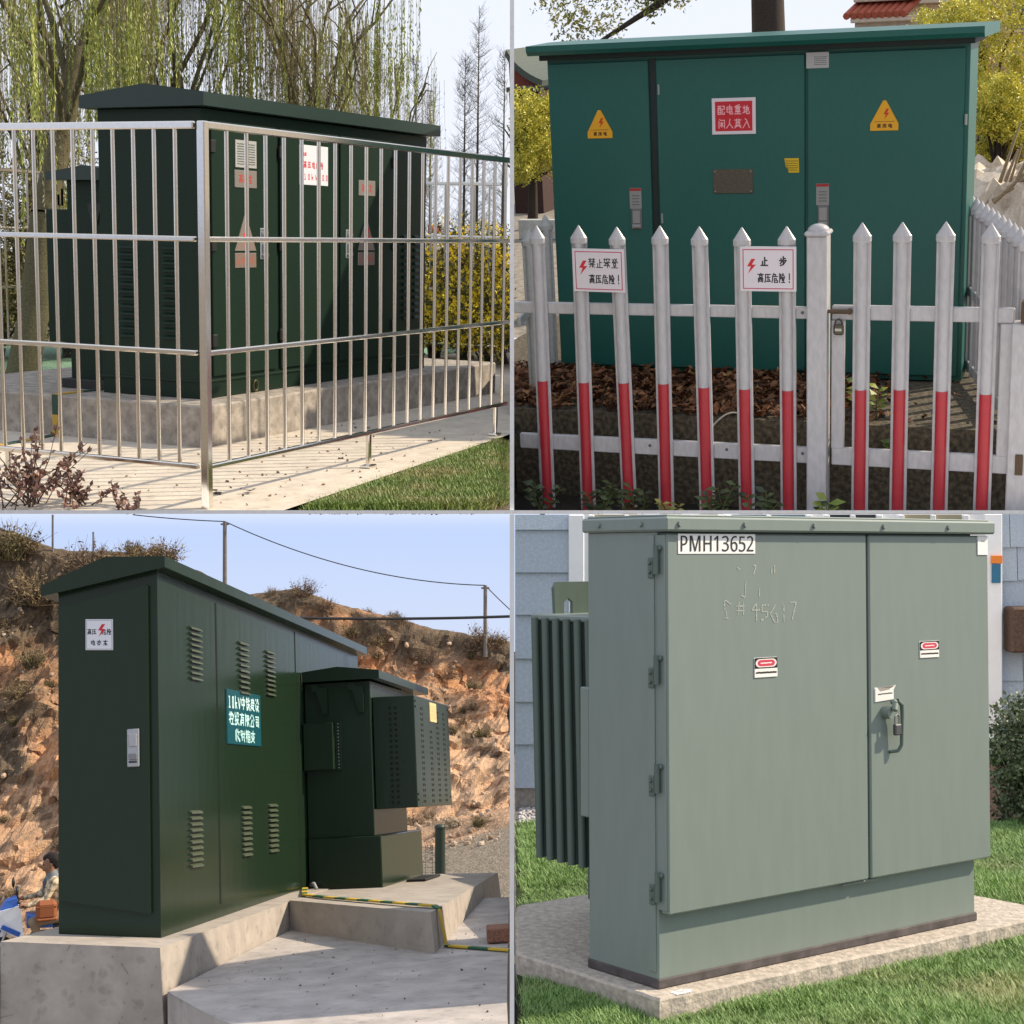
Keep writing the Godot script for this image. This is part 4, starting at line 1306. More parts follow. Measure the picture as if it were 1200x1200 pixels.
func back_buildings(H: float):
	var tile := V("grey_green_tile", 0.10, 0.13, 0.115, 0.8, 0.35, 0.6, 0.2)
	var redwall := V("dark_red_wall", 0.055, 0.022, 0.02, 0.85, 0.3, 1.2)
	var redgable := V("red_gable", 0.30, 0.07, 0.06, 0.8, 0.25, 1.0)
	var white := V("pale_wall", 0.55, 0.55, 0.53, 0.85, 0.15, 2.0)
	# pavilion at the left
	var o := spot(0.7, 46.0, H)
	var t := thing("pavilion", "dark red pavilion with a swept grey tiled roof at the left edge", "building", o)
	var s := Transform3D(P.basis.inverse(), Vector3.ZERO)
	var m := MB.new()
	m.span(Vector3(-0.65, 0, -3), Vector3(0.22, 3.4, 0))
	part("wall", m, redwall, t)
	m = MB.new()
	m.poly(PackedVector2Array([Vector2(-0.65, 3.5), Vector2(0.2, 3.5), Vector2(-0.3, 4.1), Vector2(-0.65, 4.2)]), Transform3D(Basis.IDENTITY, Vector3(0, 0, -0.3)), 0.2)
	part("gable", m, redgable, t)
	m = MB.new()
	for i in 6:
		var a0 := i / 6.0
		var a1 := (i + 1) / 6.0
		var f := func(u: float) -> Vector3: return Vector3(lerpf(-0.62, 0.42, u), 4.35 - 1.05 * pow(u, 0.75) + 0.2 * u * u, 0)
		var p0: Vector3 = f.call(a0)
		var p1: Vector3 = f.call(a1)
		m.hexa([p0 + Vector3(0, 0, -3), p1 + Vector3(0, 0, -3), p1 + Vector3(0, 0, 0.25), p0 + Vector3(0, 0, 0.25)], [p0 + Vector3(0.05, 0.16, -3), p1 + Vector3(0.05, 0.16, -3), p1 + Vector3(0.05, 0.16, 0.25), p0 + Vector3(0.05, 0.16, 0.25)])
	part("roof", m, tile, t)
	m = MB.new()
	m.span(Vector3(-0.65, 3.36, -0.1), Vector3(0.36, 3.5, 0.2), 0.02)
	part("eaves", m, tile, t)
	# low white wall in front of it
	m = MB.new()
	m.span(Vector3(-0.85, 0, -0.1), Vector3(1.2, 0.5, 0.1), 0.02)
	solo("low_white_wall", m, white, "low pale wall below the pavilion at the left edge", "wall", spot(1.0, 41.0, H))
	# stall with a yellow awning
	t = thing("market_stall", "small stall with a yellow awning and orange goods at the left edge", "stall", spot(0.55, 33.0, H), 0.0)
	t.scale *= 0.45
	m = MB.new()
	m.loft([Vector3(-0.38, 2.35, 0.3), Vector3(-0.38, 2.55, 0.3), Vector3(-0.38, 2.7, -0.5), Vector3(-0.38, 2.5, -0.5)], [Vector3(0.6, 2.35, 0.3), Vector3(0.6, 2.55, 0.3), Vector3(0.6, 2.7, -0.5), Vector3(0.6, 2.5, -0.5)])
	part("awning", m, M("awning_yellow", 0.72, 0.55, 0.12, 0.8), t)
	for x in [-0.3, 0.5]:
		m = MB.new()
		m.cyl(Vector3(x, 0, 0.2), Vector3(x, 2.4, 0.2), 0.03, 0.03, 6)
		part("post", m, M("stall_post", 0.4, 0.36, 0.3, 0.6), t)
	for e in [[-0.32, 1.45, 0.2, 0.55, 0], [0.05, 1.3, 0.25, 0.75, 1], [-0.05, 0.3, 0.55, 0.35, 2]]:
		m = MB.new()
		m.box(Vector3(e[0] + 0.1, e[1] + e[3] * 0.5, 0.0), Vector3(e[2], e[3], 0.2), 0.03)
		part("goods", m, [M("goods_orange", 0.65, 0.17, 0.02, 0.7), M("goods_amber", 0.55, 0.33, 0.1, 0.7), M("goods_green", 0.1, 0.14, 0.06, 0.8)][e[4]], t)
	# red tiled roof, right of the middle
	o = spot(14.2, 64.0, H)
	t = thing("red_roofed_house", "pale house with a red pantile roof above the middle of the substation roof", "house", o)
	m = MB.new()
	m.span(Vector3(-0.7, 0, -3), Vector3(1.7, 4.4, 0))
	part("wall", m, V("cream_wall", 0.6, 0.5, 0.4, 0.85, 0.15, 2.0), t)
	var pan := V("red_pantile", 0.50, 0.115, 0.06, 0.75, 0.3, 0.5, 0.3)
	for e in [[4.45, 0.55, 0.0], [5.2, 0.8, -0.6]]:
		for i in 9:
			var x := -0.95 + i * 0.27
			m = MB.new()
			m.cyl(Vector3(x, e[0], 0.45 + e[2]), Vector3(x + 0.35, e[0] + e[1], -1.2 + e[2]), 0.14, 0.14, 8)
			part("pantile_row", m, pan, t)
		m = MB.new()
		m.span(Vector3(-0.8, e[0] - 0.26, -1.5), Vector3(1.7, e[0] - 0.06, 0.4 + e[2]), 0.03)
		part("eaves", m, V("cream_wall", 0.6, 0.5, 0.4, 0.85, 0.15, 2.0), t)
	# tan block at the right
	o = spot(18.2, 66.0, H)
	t = thing("tan_building", "tan plastered building with grey windows in the upper right corner", "building", o)
	m = MB.new()
	m.span(Vector3(-2.2, 0, -5), Vector3(5, 13, 0))
	part("wall", m, V("tan_plaster", 0.62, 0.43, 0.24, 0.85, 0.12, 3.0), t)
	for e in [[-1.35, 5.3], [2.1, 4.0], [2.1, 5.75], [0.3, 5.6], [0.3, 3.9]]:
		m = MB.new()
		m.span(Vector3(e[0] - 0.42, e[1] - 0.55, -0.05), Vector3(e[0] + 0.42, e[1] + 0.55, 0.08), 0.02)
		var w := part("window", m, M("window_frame_tan", 0.66, 0.56, 0.42, 0.7), t)
		for x in [-0.18, 0.18]:
			m = MB.new()
			m.span(Vector3(e[0] + x - 0.15, e[1] - 0.46, 0.06), Vector3(e[0] + x + 0.15, e[1] + 0.46, 0.09))
			part("pane", m, M("grey_pane", 0.16, 0.18, 0.2, 0.15), w)
	m = MB.new()
	m.span(Vector3(-2.25, 4.72, -0.1), Vector3(5, 4.9, 0.15), 0.03)
	part("string_course", m, M("window_frame_tan", 0.66, 0.56, 0.42, 0.7), t)
	# low house with a barred window behind the right end
	o = spot(11.6, 39.0, H)
	t = thing("barred_house", "low pale house with a barred window behind the right end of the substation", "house", o)
	m = MB.new()
	m.span(Vector3(-0.8, 0, -3), Vector3(2, 2.75, 0))
	part("wall", m, V("sunlit_plaster", 0.62, 0.48, 0.34, 0.85, 0.2, 1.5), t)
	m = MB.new()
	m.span(Vector3(-0.55, 1.72, -0.02), Vector3(0.1, 2.45, 0.03))
	var w := part("window", m, M("dim_pane", 0.07, 0.06, 0.055, 0.3), t)
	for i in 9:
		m = MB.new()
		m.cyl(Vector3(-0.54 + i * 0.078, 1.72, 0.08), Vector3(-0.54 + i * 0.078, 2.45, 0.08), 0.012, 0.012, 6)
		part("window_bar", m, M("bar_pale", 0.55, 0.5, 0.44, 0.6), w)
	m = MB.new()
	m.span(Vector3(-0.75, 1.45, 0.0), Vector3(0.3, 1.56, 0.4), 0.02)
	part("ledge", m, V("ledge_stone", 0.3, 0.26, 0.22, 0.9, 0.3, 0.6), t)
	# heap of pale sheeting and cut branches
	t = thing("sheeting_heap", "heap under crumpled pale sheeting behind the right side fence", "heap", spot(10.75, 36.0, H))
	m = MB.new()
	var n := FastNoiseLite.new()
	n.seed = 4; n.frequency = 0.8
	for j in 14:
		for i in 26:
			var w4 := []
			for q in [[0, 0], [1, 0], [1, 1], [0, 1]]:
				var u: float = (i + q[0]) / 26.0
				var v: float = (j + q[1]) / 14.0
				w4.append(Vector3(lerpf(-1.1, 2.2, u), 1.7 * sin(PI * minf(v, 0.62) / 1.24) + n.get_noise_2d(u * 9, v * 6) * 0.45, lerpf(1.1, -1.2, v) + n.get_noise_2d(u * 7 + 30, v * 9) * 0.3))
			m.quad(w4[0], w4[1], w4[2], w4[3], Vector3(0, 1, 0.6))
	part("sheeting", m, V("pale_sheeting", 0.72, 0.62, 0.5, 0.8, 0.2, 1.0), t)
	m = MB.new()
	for i in 16:
		var p := Vector3(rng.randf_range(-0.6, 2.0), rng.randf_range(0.8, 1.6), rng.randf_range(0.0, 1.0))
		m.tube([p, p + Vector3(rng.randf_range(0.2, 1.0), rng.randf_range(0.4, 1.3), 0.1)], 0.05, 0.02, 5)
	part("cut_branch", m, V("cut_wood", 0.42, 0.32, 0.2, 0.9, 0.3, 0.5), t).set_meta("kind", "stuff")

# ================================================================ lower left: green substation on a concrete plinth below a rocky cutting
func louvre(parent: Node3D, mat: Material, x0: float, x1: float, y0: float, y1: float, rows: int, z := 0.0):
	for i in rows:
		var y := lerpf(y0, y1, (i + 0.5) / rows)
		var h := (y1 - y0) / rows
		var m := MB.new()
		m.loft([Vector3(x0, y - h * 0.3, z - 0.002), Vector3(x0, y - h * 0.3, z + 0.013), Vector3(x0, y - h * 0.05, z + 0.012), Vector3(x0, y + h * 0.3, z - 0.002)], [Vector3(x1, y - h * 0.3, z - 0.002), Vector3(x1, y - h * 0.3, z + 0.013), Vector3(x1, y - h * 0.05, z + 0.012), Vector3(x1, y + h * 0.3, z - 0.002)])
		part("louvre", m, mat, parent)

func quarry_yard():
	var green := paint("dark_green_gloss", 0.011, 0.025, 0.0125, 0.21, 0.03)
	green.metallic_specular = 0.34
	var slat := paint("louvre_worn_green", 0.085, 0.105, 0.07, 0.3, 0.1)  # lighter than the body: gloss and sun glints put into the colour
	var steel := M("grey_latch", 0.35, 0.36, 0.38, 0.4, 0.5)
	var dark := M("dark_gap", 0.008, 0.012, 0.009, 0.6)
	var U := 3.764
	var W := 0.416
	var yt := func(x: float, z: float) -> float: return 1.4 - 0.0418 * x / U + 0.07 * z / W
	var yb := func(x: float, z: float) -> float: return -0.05 * maxf(0.0, 1.0 - x / 2.4) - 0.07 * z
	var c := thing("green_substation", "tall dark green steel substation with a gabled roof on the concrete plinth below the cutting", "substation")
	var m := MB.new()
	m.hexa([Vector3(0, yb.call(0, 0), 0), Vector3(2.4, 0, 0), Vector3(2.4, 0.03, -W), Vector3(0, yb.call(0, -W), -W)], [Vector3(0, yt.call(0, 0), 0), Vector3(2.4, yt.call(2.4, 0), 0), Vector3(2.4, yt.call(2.4, -W), -W), Vector3(0, yt.call(0, -W), -W)])
	m.hexa([Vector3(2.4, 0, 0), Vector3(U, 0, 0), Vector3(U, 0.03, -W), Vector3(2.4, 0.03, -W)], [Vector3(2.4, yt.call(2.4, 0), 0), Vector3(U, yt.call(U, 0), 0), Vector3(U, yt.call(U, -W), -W), Vector3(2.4, yt.call(2.4, -W), -W)])
	var body := part("body", m, green, c)
	# roof: gable with deep fascia
	var ends := []
	for x in [-0.05, U + 0.06]:
		var e := []
		for q in [[0.05, 0.0], [0.05, 0.045], [-0.2, 0.10], [-W - 0.055, 0.045], [-W - 0.055, 0.0]]:
			e.append(Vector3(x, yt.call(x, q[0]) + q[1], q[0]))
		ends.append(e)
	m = MB.new()
	m.loft(ends[0], ends[1])
	part("roof", m, green, c)
	# end door
	m = MB.new()
	var dz := [-0.036, -0.408]
	m.hexa([Vector3(-0.022, 0.05, dz[0]), Vector3(0.001, 0.05, dz[0]), Vector3(0.001, 0.115, dz[1]), Vector3(-0.022, 0.115, dz[1])], [Vector3(-0.022, 1.345, dz[0]), Vector3(0.001, 1.345, dz[0]), Vector3(0.001, 1.275, dz[1]), Vector3(-0.022, 1.275, dz[1])])
	var door := part("door", m, green, c)
	m = MB.new()
	m.box(Vector3(-0.027, 0.695, -0.096), Vector3(0.01, 0.15, 0.05), 0.003)
	var lk := part("latch", m, steel, door)
	for e in [[0.725, 0.05, 0.36], [0.66, 0.025, 0.2], [0.64, 0.008, 0.05]]:
		m = MB.new()
		m.box(Vector3(-0.034, e[0], -0.096), Vector3(0.006, e[1], 0.034), 0.002)
		part("latch_panel", m, M("latch_%d" % int(e[2] * 100), e[2], e[2], e[2] * 1.05, 0.4, 0.4), lk)
	var white := M("white_plate", 0.72, 0.72, 0.74, 0.5)
	var im := blank(192, 224, Color(0.84, 0.84, 0.87))
	outline(im, Rect2(6, 6, 180, 212), 3, Color(0.45, 0.45, 0.5))
	for e in [["高压", 12.0], ["危险", 118.0]]:
		write(im, e[0], e[1], 70, 28, 40, 34, 5, Color(0.12, 0.12, 0.16))
	bolt(im, 68, 34, 9.5, Color(0.75, 0.06, 0.14))
	write(im, "电容室", 36, 152, 30, 36, 44, 5, Color(0.1, 0.1, 0.14))
	sign_plate("sign", door, frame(Vector3(-0.022, 1.155, -0.235), Vector3(0, -0.06, 1), Vector3.UP), 0.115, 0.125, 0.003, white, printed("cabinet_sign_print", im))
	# long side: seams, louvres, company plate
	for x in [0.78, 2.19]:
		m = MB.new()
		m.span(Vector3(x - 0.004, 0.03, -0.004), Vector3(x + 0.004, 1.36, 0.0015))
		part("seam", m, dark, c)
		m = MB.new()
		m.span(Vector3(x + 0.005, 0.03, -0.004), Vector3(x + 0.011, 1.36, 0.003))
		part("seam_lip", m, green, c)
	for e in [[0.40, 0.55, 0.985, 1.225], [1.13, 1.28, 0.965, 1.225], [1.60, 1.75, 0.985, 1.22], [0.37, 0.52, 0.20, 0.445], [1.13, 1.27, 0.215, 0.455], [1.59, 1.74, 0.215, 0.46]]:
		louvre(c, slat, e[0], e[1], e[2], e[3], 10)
	im = blank(320, 200, Color(0.03, 0.29, 0.33))
	write(im, "10kV", 14, 20, 22, 44, 29, 6, Color(0.8, 0.92, 0.92))
	write(im, "中铁建设", 132, 18, 34, 46, 45, 6, Color(0.8, 0.92, 0.92))
	write(im, "控股有限公司", 18, 82, 38, 44, 49, 6, Color(0.75, 0.9, 0.9))
	write(im, "临时箱变", 74, 144, 38, 44, 48, 6, Color(0.7, 0.86, 0.86))
	var pl := printed("company_print", im, 0.35)
	sign_plate("company_plate", c, frame(Vector3(1.195, 0.855, 0.0), Vector3.RIGHT, Vector3.UP), 0.57, 0.25, 0.004, M("teal_plate", 0.004, 0.065, 0.08, 0.35), pl)
	m = MB.new()
	m.tube([Vector3(2.3, 1.14, 0.004), Vector3(2.3, 1.05, 0.006)], 0.004, 0.004, 5)
	part("eyelet", m, dark, c)
	m = MB.new()
	m.tube([Vector3(2.33, 0.02, 0.02), Vector3(2.27, 0.03, 0.05), Vector3(2.25, 0.0, 0.07)], 0.012, 0.01, 6)
	part("earth_lug", m, steel, c)
	# ---- transformer beside it
	var t := thing("transformer", "dark green oil transformer with perforated radiator guard beside the tall substation", "transformer")
	m = MB.new()
	m.span(Vector3(2.36, 0.26, 0.004), Vector3(3.3, 1.09, 0.368), 0.004)
	part("tank", m, green, t)
	m = MB.new()
	m.span(Vector3(2.34, -0.03, 0.006), Vector3(3.56, 0.262, 0.405), 0.005)
	part("base_box", m, green, t)
	m = MB.new()
	m.loft([Vector3(2.31, 1.095, 0.004), Vector3(2.31, 1.095, 0.43), Vector3(2.31, 1.14, 0.43), Vector3(2.31, 1.17, 0.2), Vector3(2.31, 1.15, 0.004)], [Vector3(3.85, 1.09, 0.004), Vector3(3.85, 1.09, 0.43), Vector3(3.85, 1.13, 0.43), Vector3(3.85, 1.165, 0.2), Vector3(3.85, 1.145, 0.004)])
	part("roof", m, green, t)
	m = MB.new()
	m.span(Vector3(3.3, 0.5, 0.02), Vector3(3.7, 1.09, 0.36))
	part("rear_tank", m, green, t)
	for z in [0.05, 0.25]:
		m = MB.new()
		m.poly(PackedVector2Array([Vector2(0, 0), Vector2(0.025, 0.0), Vector2(0.06, -0.12), Vector2(0.085, -0.12), Vector2(0.085, 0.02), Vector2(0.055, 0.02), Vector2(0.03, 0.04), Vector2(0.0, 0.04)]), frame(Vector3(2.33, 1.04, z), Vector3.BACK, Vector3.UP), -0.02)
		part("lifting_hook", m, green, t)
	m = MB.new()
	m.span(Vector3(2.30, 0.62, 0.005), Vector3(2.362, 0.872, 0.17), 0.004)
	m.span(Vector3(2.345, 0.615, 0.17), Vector3(2.362, 0.877, 0.205), 0.002)
	var cb := part("cable_box", m, green, t)
	for i in 14:
		m = MB.new()
		m.ball(Vector3(2.344, 0.63 + i * 0.018, 0.188), Vector3(0.003, 0.004, 0.004), 3)
		part("bolt", m, steel, cb)
	# radiator guard: sheet steel drilled with rows of holes
	m = MB.new()
	m.span(Vector3(2.4, 0.40, 0.37), Vector3(3.55, 1.0, 0.60), 0.004)
	var guard := part("radiator_guard", m, green, t)
	var hole := M("hole_shadow", 0.003, 0.004, 0.003, 0.9)
	var side := MB.new()
	var front := MB.new()
	for i in 18:
		var y := 0.43 + i * 0.0298
		for z in [0.465, 0.495]:
			side.cyl(Vector3(2.399, y, z), Vector3(2.3985, y, z), 0.0078, 0.0078, 8)
		for x in [2.62, 2.9, 3.13, 3.36]:
			if x == 2.9 and y > 0.82:
				continue
			front.cyl(Vector3(x - 0.024, y, 0.601), Vector3(x - 0.024, y, 0.6015), 0.0085, 0.0085, 8)
			front.cyl(Vector3(x + 0.024, y, 0.601), Vector3(x + 0.024, y, 0.6015), 0.0085, 0.0085, 8)
	for pr in [side, front]:
		part("hole_row", pr, hole, guard).set_meta("kind", "stuff")
	im = blank(64, 64, Color(0.86, 0.76, 0.55))
	scribble(im, 8, 8, 48, 48, 6, Color(0.7, 0.6, 0.42))
	sign_plate("rating_plate", guard, frame(Vector3(2.98, 0.93, 0.6), Vector3.RIGHT, Vector3.UP), 0.22, 0.11, 0.003, M("tan_plate", 0.65, 0.52, 0.3, 0.5), printed("rating_print", im))
	for e in [[2.43, 0.97], [2.43, 0.94], [2.43, 0.47], [2.43, 0.44], [3.52, 0.97], [3.52, 0.45]]:
		m = MB.new()
		m.cyl(Vector3(e[0], e[1], 0.6), Vector3(e[0], e[1], 0.604), 0.006, 0.006, 6)
		part("bolt", m, dark, guard)
	# ---- concrete plinths and floor
	var conc := cracked(V("fresh_concrete", 0.44, 0.39, 0.345, 0.85, 0.16, 1.3, 0.12, 0.012))
	var conc2 := cracked(V("floor_concrete", 0.52, 0.475, 0.45, 0.8, 0.2, 1.4, 0.25, 0.012))
	m = MB.new()
	var pz0 := 0.10
	m.hexa([Vector3(-0.3, -0.6, pz0 + 0.02), Vector3(2.0, -0.6, pz0 + 0.04), Vector3(2.0, -0.6, -0.52), Vector3(-0.3, -0.6, -0.52)], [Vector3(-0.3, -0.058, pz0), Vector3(2.0, -0.002, pz0 + 0.02), Vector3(2.0, 0.028, -0.52), Vector3(-0.3, -0.012, -0.52)])
	m.hexa([Vector3(2.0, -0.6, pz0 + 0.04), Vector3(4.2, -0.6, 0.1), Vector3(4.2, -0.6, -0.52), Vector3(2.0, -0.6, -0.52)], [Vector3(2.0, -0.002, pz0 + 0.02), Vector3(4.2, -0.001, 0.1), Vector3(4.2, 0.028, -0.52), Vector3(2.0, 0.028, -0.52)])
	struct("substation_plinth", m, conc)
	m = MB.new()
	m.hexa([Vector3(1.48, -0.45, 0.12), Vector3(0.44, -0.45, 1.02), Vector3(3.55, -0.45, 0.90), Vector3(3.75, -0.45, 0.12)], [Vector3(1.5, -0.007, 0.12), Vector3(0.46, -0.022, 0.99), Vector3(3.55, -0.012, 0.86), Vector3(3.75, -0.006, 0.12)])
	struct("transformer_plinth", m, conc)
	var fy := func(x: float) -> float: return -0.205 + 0.04 * x
	var fl := clip([Vector3(-0.296, fy.call(-0.3), 0.125), Vector3(-0.296, fy.call(-0.3), 0.135), Vector3(-0.75, fy.call(-0.75), 0.40), Vector3(-2.4, fy.call(-2.4), 1.5), Vector3(-2.4, fy.call(-2.4), 2.2), Vector3(2.6, fy.call(2.6), 2.2), Vector3(2.6, fy.call(2.6), 0.125)], Vector3.LEFT, 0.012)
	m = MB.new()
	for i in range(1, fl.size() - 1):
		m.tri(fl[0], fl[i], fl[i + 1], Vector3.UP)
	for i in fl.size():
		var a: Vector3 = fl[i]
		var b: Vector3 = fl[(i + 1) % fl.size()]
		m.quad(a, b, b - Vector3(0, 0.5, 0), a - Vector3(0, 0.5, 0), (a + b) * 0.5 - Vector3(0.3, 0, 0.8))
	struct("concrete_floor", m, conc2)
	# low block at the left
	m = MB.new()
	m.span(Vector3(-0.34, -0.7, -0.9), Vector3(0.6, -0.105, -0.53), 0.015)
	struct("low_concrete_block", m, V("mossy_concrete", 0.27, 0.26, 0.20, 0.9, 0.4, 0.5, 0.3, 0.02))
	# small debris on the floor
	var chip := MB.new()
	chip.ball(Vector3.ZERO, Vector3(1, 0.45, 0.7), 3)
	var ts := []
	var cols := []
	for i in 130:
		var x := rng.randf_range(-1.2, 1.4)
		var z := rng.randf_range(0.2, 1.5)
		if (P * Vector3(x, 0, z)).x > -0.05 or (x < -0.2 and z < 0.5 - x * 0.4):
			continue
		ts.append(Transform3D(rot(rng.randf_range(0.002, 0.007)), Vector3(x, fy.call(x) + 0.002, z)))
		cols.append(Color(0.05, 0.05, 0.045).lerp(Color(0.3, 0.24, 0.2), rng.randf()))
	var g := copies("floor_debris", chip.mesh(), leafy("debris", 0.9, 0.0), ts, cols)
	tag(g, "dark crumbs of debris scattered over the concrete floor", "debris")
	g.set_meta("kind", "stuff")
	# brick block
	m = MB.new()
	m.box(Vector3(0, 0.03, 0), Vector3(0.24, 0.06, 0.1), 0.006)
	solo("red_brick", m, V("brick", 0.42, 0.2, 0.13, 0.9, 0.35, 0.15, 0.2), "single pale red brick lying on the concrete floor at the right", "brick", Vector3(0.80, fy.call(0.80), 1.22), 0.15)
	# rubber mat on the plinth
	m = MB.new()
	m.box(Vector3(3.05, -0.001, 0.50), Vector3(0.5, 0.012, 0.11), 0.003)
	solo("rubber_mat", m, M("black_rubber", 0.012, 0.012, 0.014, 0.8), "black rubber mat on the plinth beside the transformer base", "mat")
	# earthing strip, painted in yellow and green bands
	var run := [Vector3(2.2, 0.012, 0.02), Vector3(1.75, 0.003, 0.13), Vector3(1.5, 0.0, 0.3), Vector3(0.66, -0.008, 0.97), Vector3(0.64, -0.02, 0.995), Vector3(0.64, -0.172, 1.02), Vector3(0.62, -0.172, 1.04), Vector3(0.2, -0.188, 1.6)]
	var es := thing("earthing_strip", "yellow and green banded earthing strip running over the plinth edge to the floor", "earthing strip", Vector3.ZERO)
	var yel := M("band_yellow", 0.62, 0.42, 0.04, 0.5)
	var grn := M("band_green", 0.02, 0.11, 0.05, 0.5)
	var k := 0
	for i in run.size() - 1:
		var a: Vector3 = run[i]
		var b: Vector3 = run[i + 1]
		var n := maxi(1, int(a.distance_to(b) / 0.11))
		for q in n:
			m = MB.new()
			var p0 := a.lerp(b, float(q) / n)
			var p1 := a.lerp(b, float(q + 1) / n)
			var d := (p1 - p0)
			var upv := Vector3.UP if absf(d.normalized().y) < 0.8 else Vector3.BACK
			m.box((p0 + p1) * 0.5, Vector3(0.03, 0.009, d.length()), 0.001, Basis.looking_at(d.normalized(), upv))
			part("band", m, yel if k % 2 == 0 else grn, es)
			k += 1
	cutting()
	rider_and_bike()

func hill(x: float, d: float) -> Vector3:
	# a rough rock face in world axes: x across, d metres away
	var f := clampf((x + 6.5) / 6.5, 0.0, 1.0)
	var base := lerpf(-4.42, -2.62, f) - 0.02 * (d - 13.0)
	var foot := lerpf(13.4, 13.6, f)
	var ridge := [[-6.5, -0.05], [-5.6, -0.12], [-5.1, -0.30], [-4.6, -0.36], [-4.0, -0.34], [-3.4, -0.62], [-3.0, -0.85], [-2.7, -0.80], [-2.4, -0.74], [-2.0, -0.90], [-1.4, -1.08], [-0.8, -1.22], [0.1, -1.36]]
	var crest := -1.36
	for i in ridge.size() - 1:
		if x >= ridge[i][0] and x < ridge[i + 1][0]:
			crest = lerpf(ridge[i][1], ridge[i + 1][1], (x - ridge[i][0]) / (ridge[i + 1][0] - ridge[i][0]))
	if x < -6.5:
		crest = -0.05
	var s := clampf((d - foot) / (18.0 - foot), 0.0, 1.0)
	var prof := 0.16 * smoothstep(0.0, 0.18, s) + 0.58 * smoothstep(0.1, 0.72, s) + 0.26 * smoothstep(0.62, 1.0, s)
	var y := lerpf(base, crest, prof)
	var n1: FastNoiseLite = shared["hill_a"]
	var n2: FastNoiseLite = shared["hill_b"]
	var amp := smoothstep(0.05, 0.25, s) * (1.0 - 0.75 * smoothstep(0.8, 1.0, s))
	# strata dip down to the right
	var u := x * 0.75 + y * 0.65
	var w := x * -0.55 + y * 0.85
	var r := n1.get_noise_3d(u * 0.35, w * 1.5, d * 0.5)
	var b := n2.get_noise_3d(x * 1.6, y * 1.6, d * 1.2)
	var fine := n1.get_noise_3d(u * 1.6, w * 4.5, d * 1.8)
	y += amp * (r * 0.34 + b * 0.14 + fine * 0.15)
	if d > 18.0:
		y -= (d - 18.0) * 0.25
	return Vector3(x + amp * b * 0.12, y, -(d - amp * (r * 0.5 + absf(b) * 0.3 + fine * 0.26)))

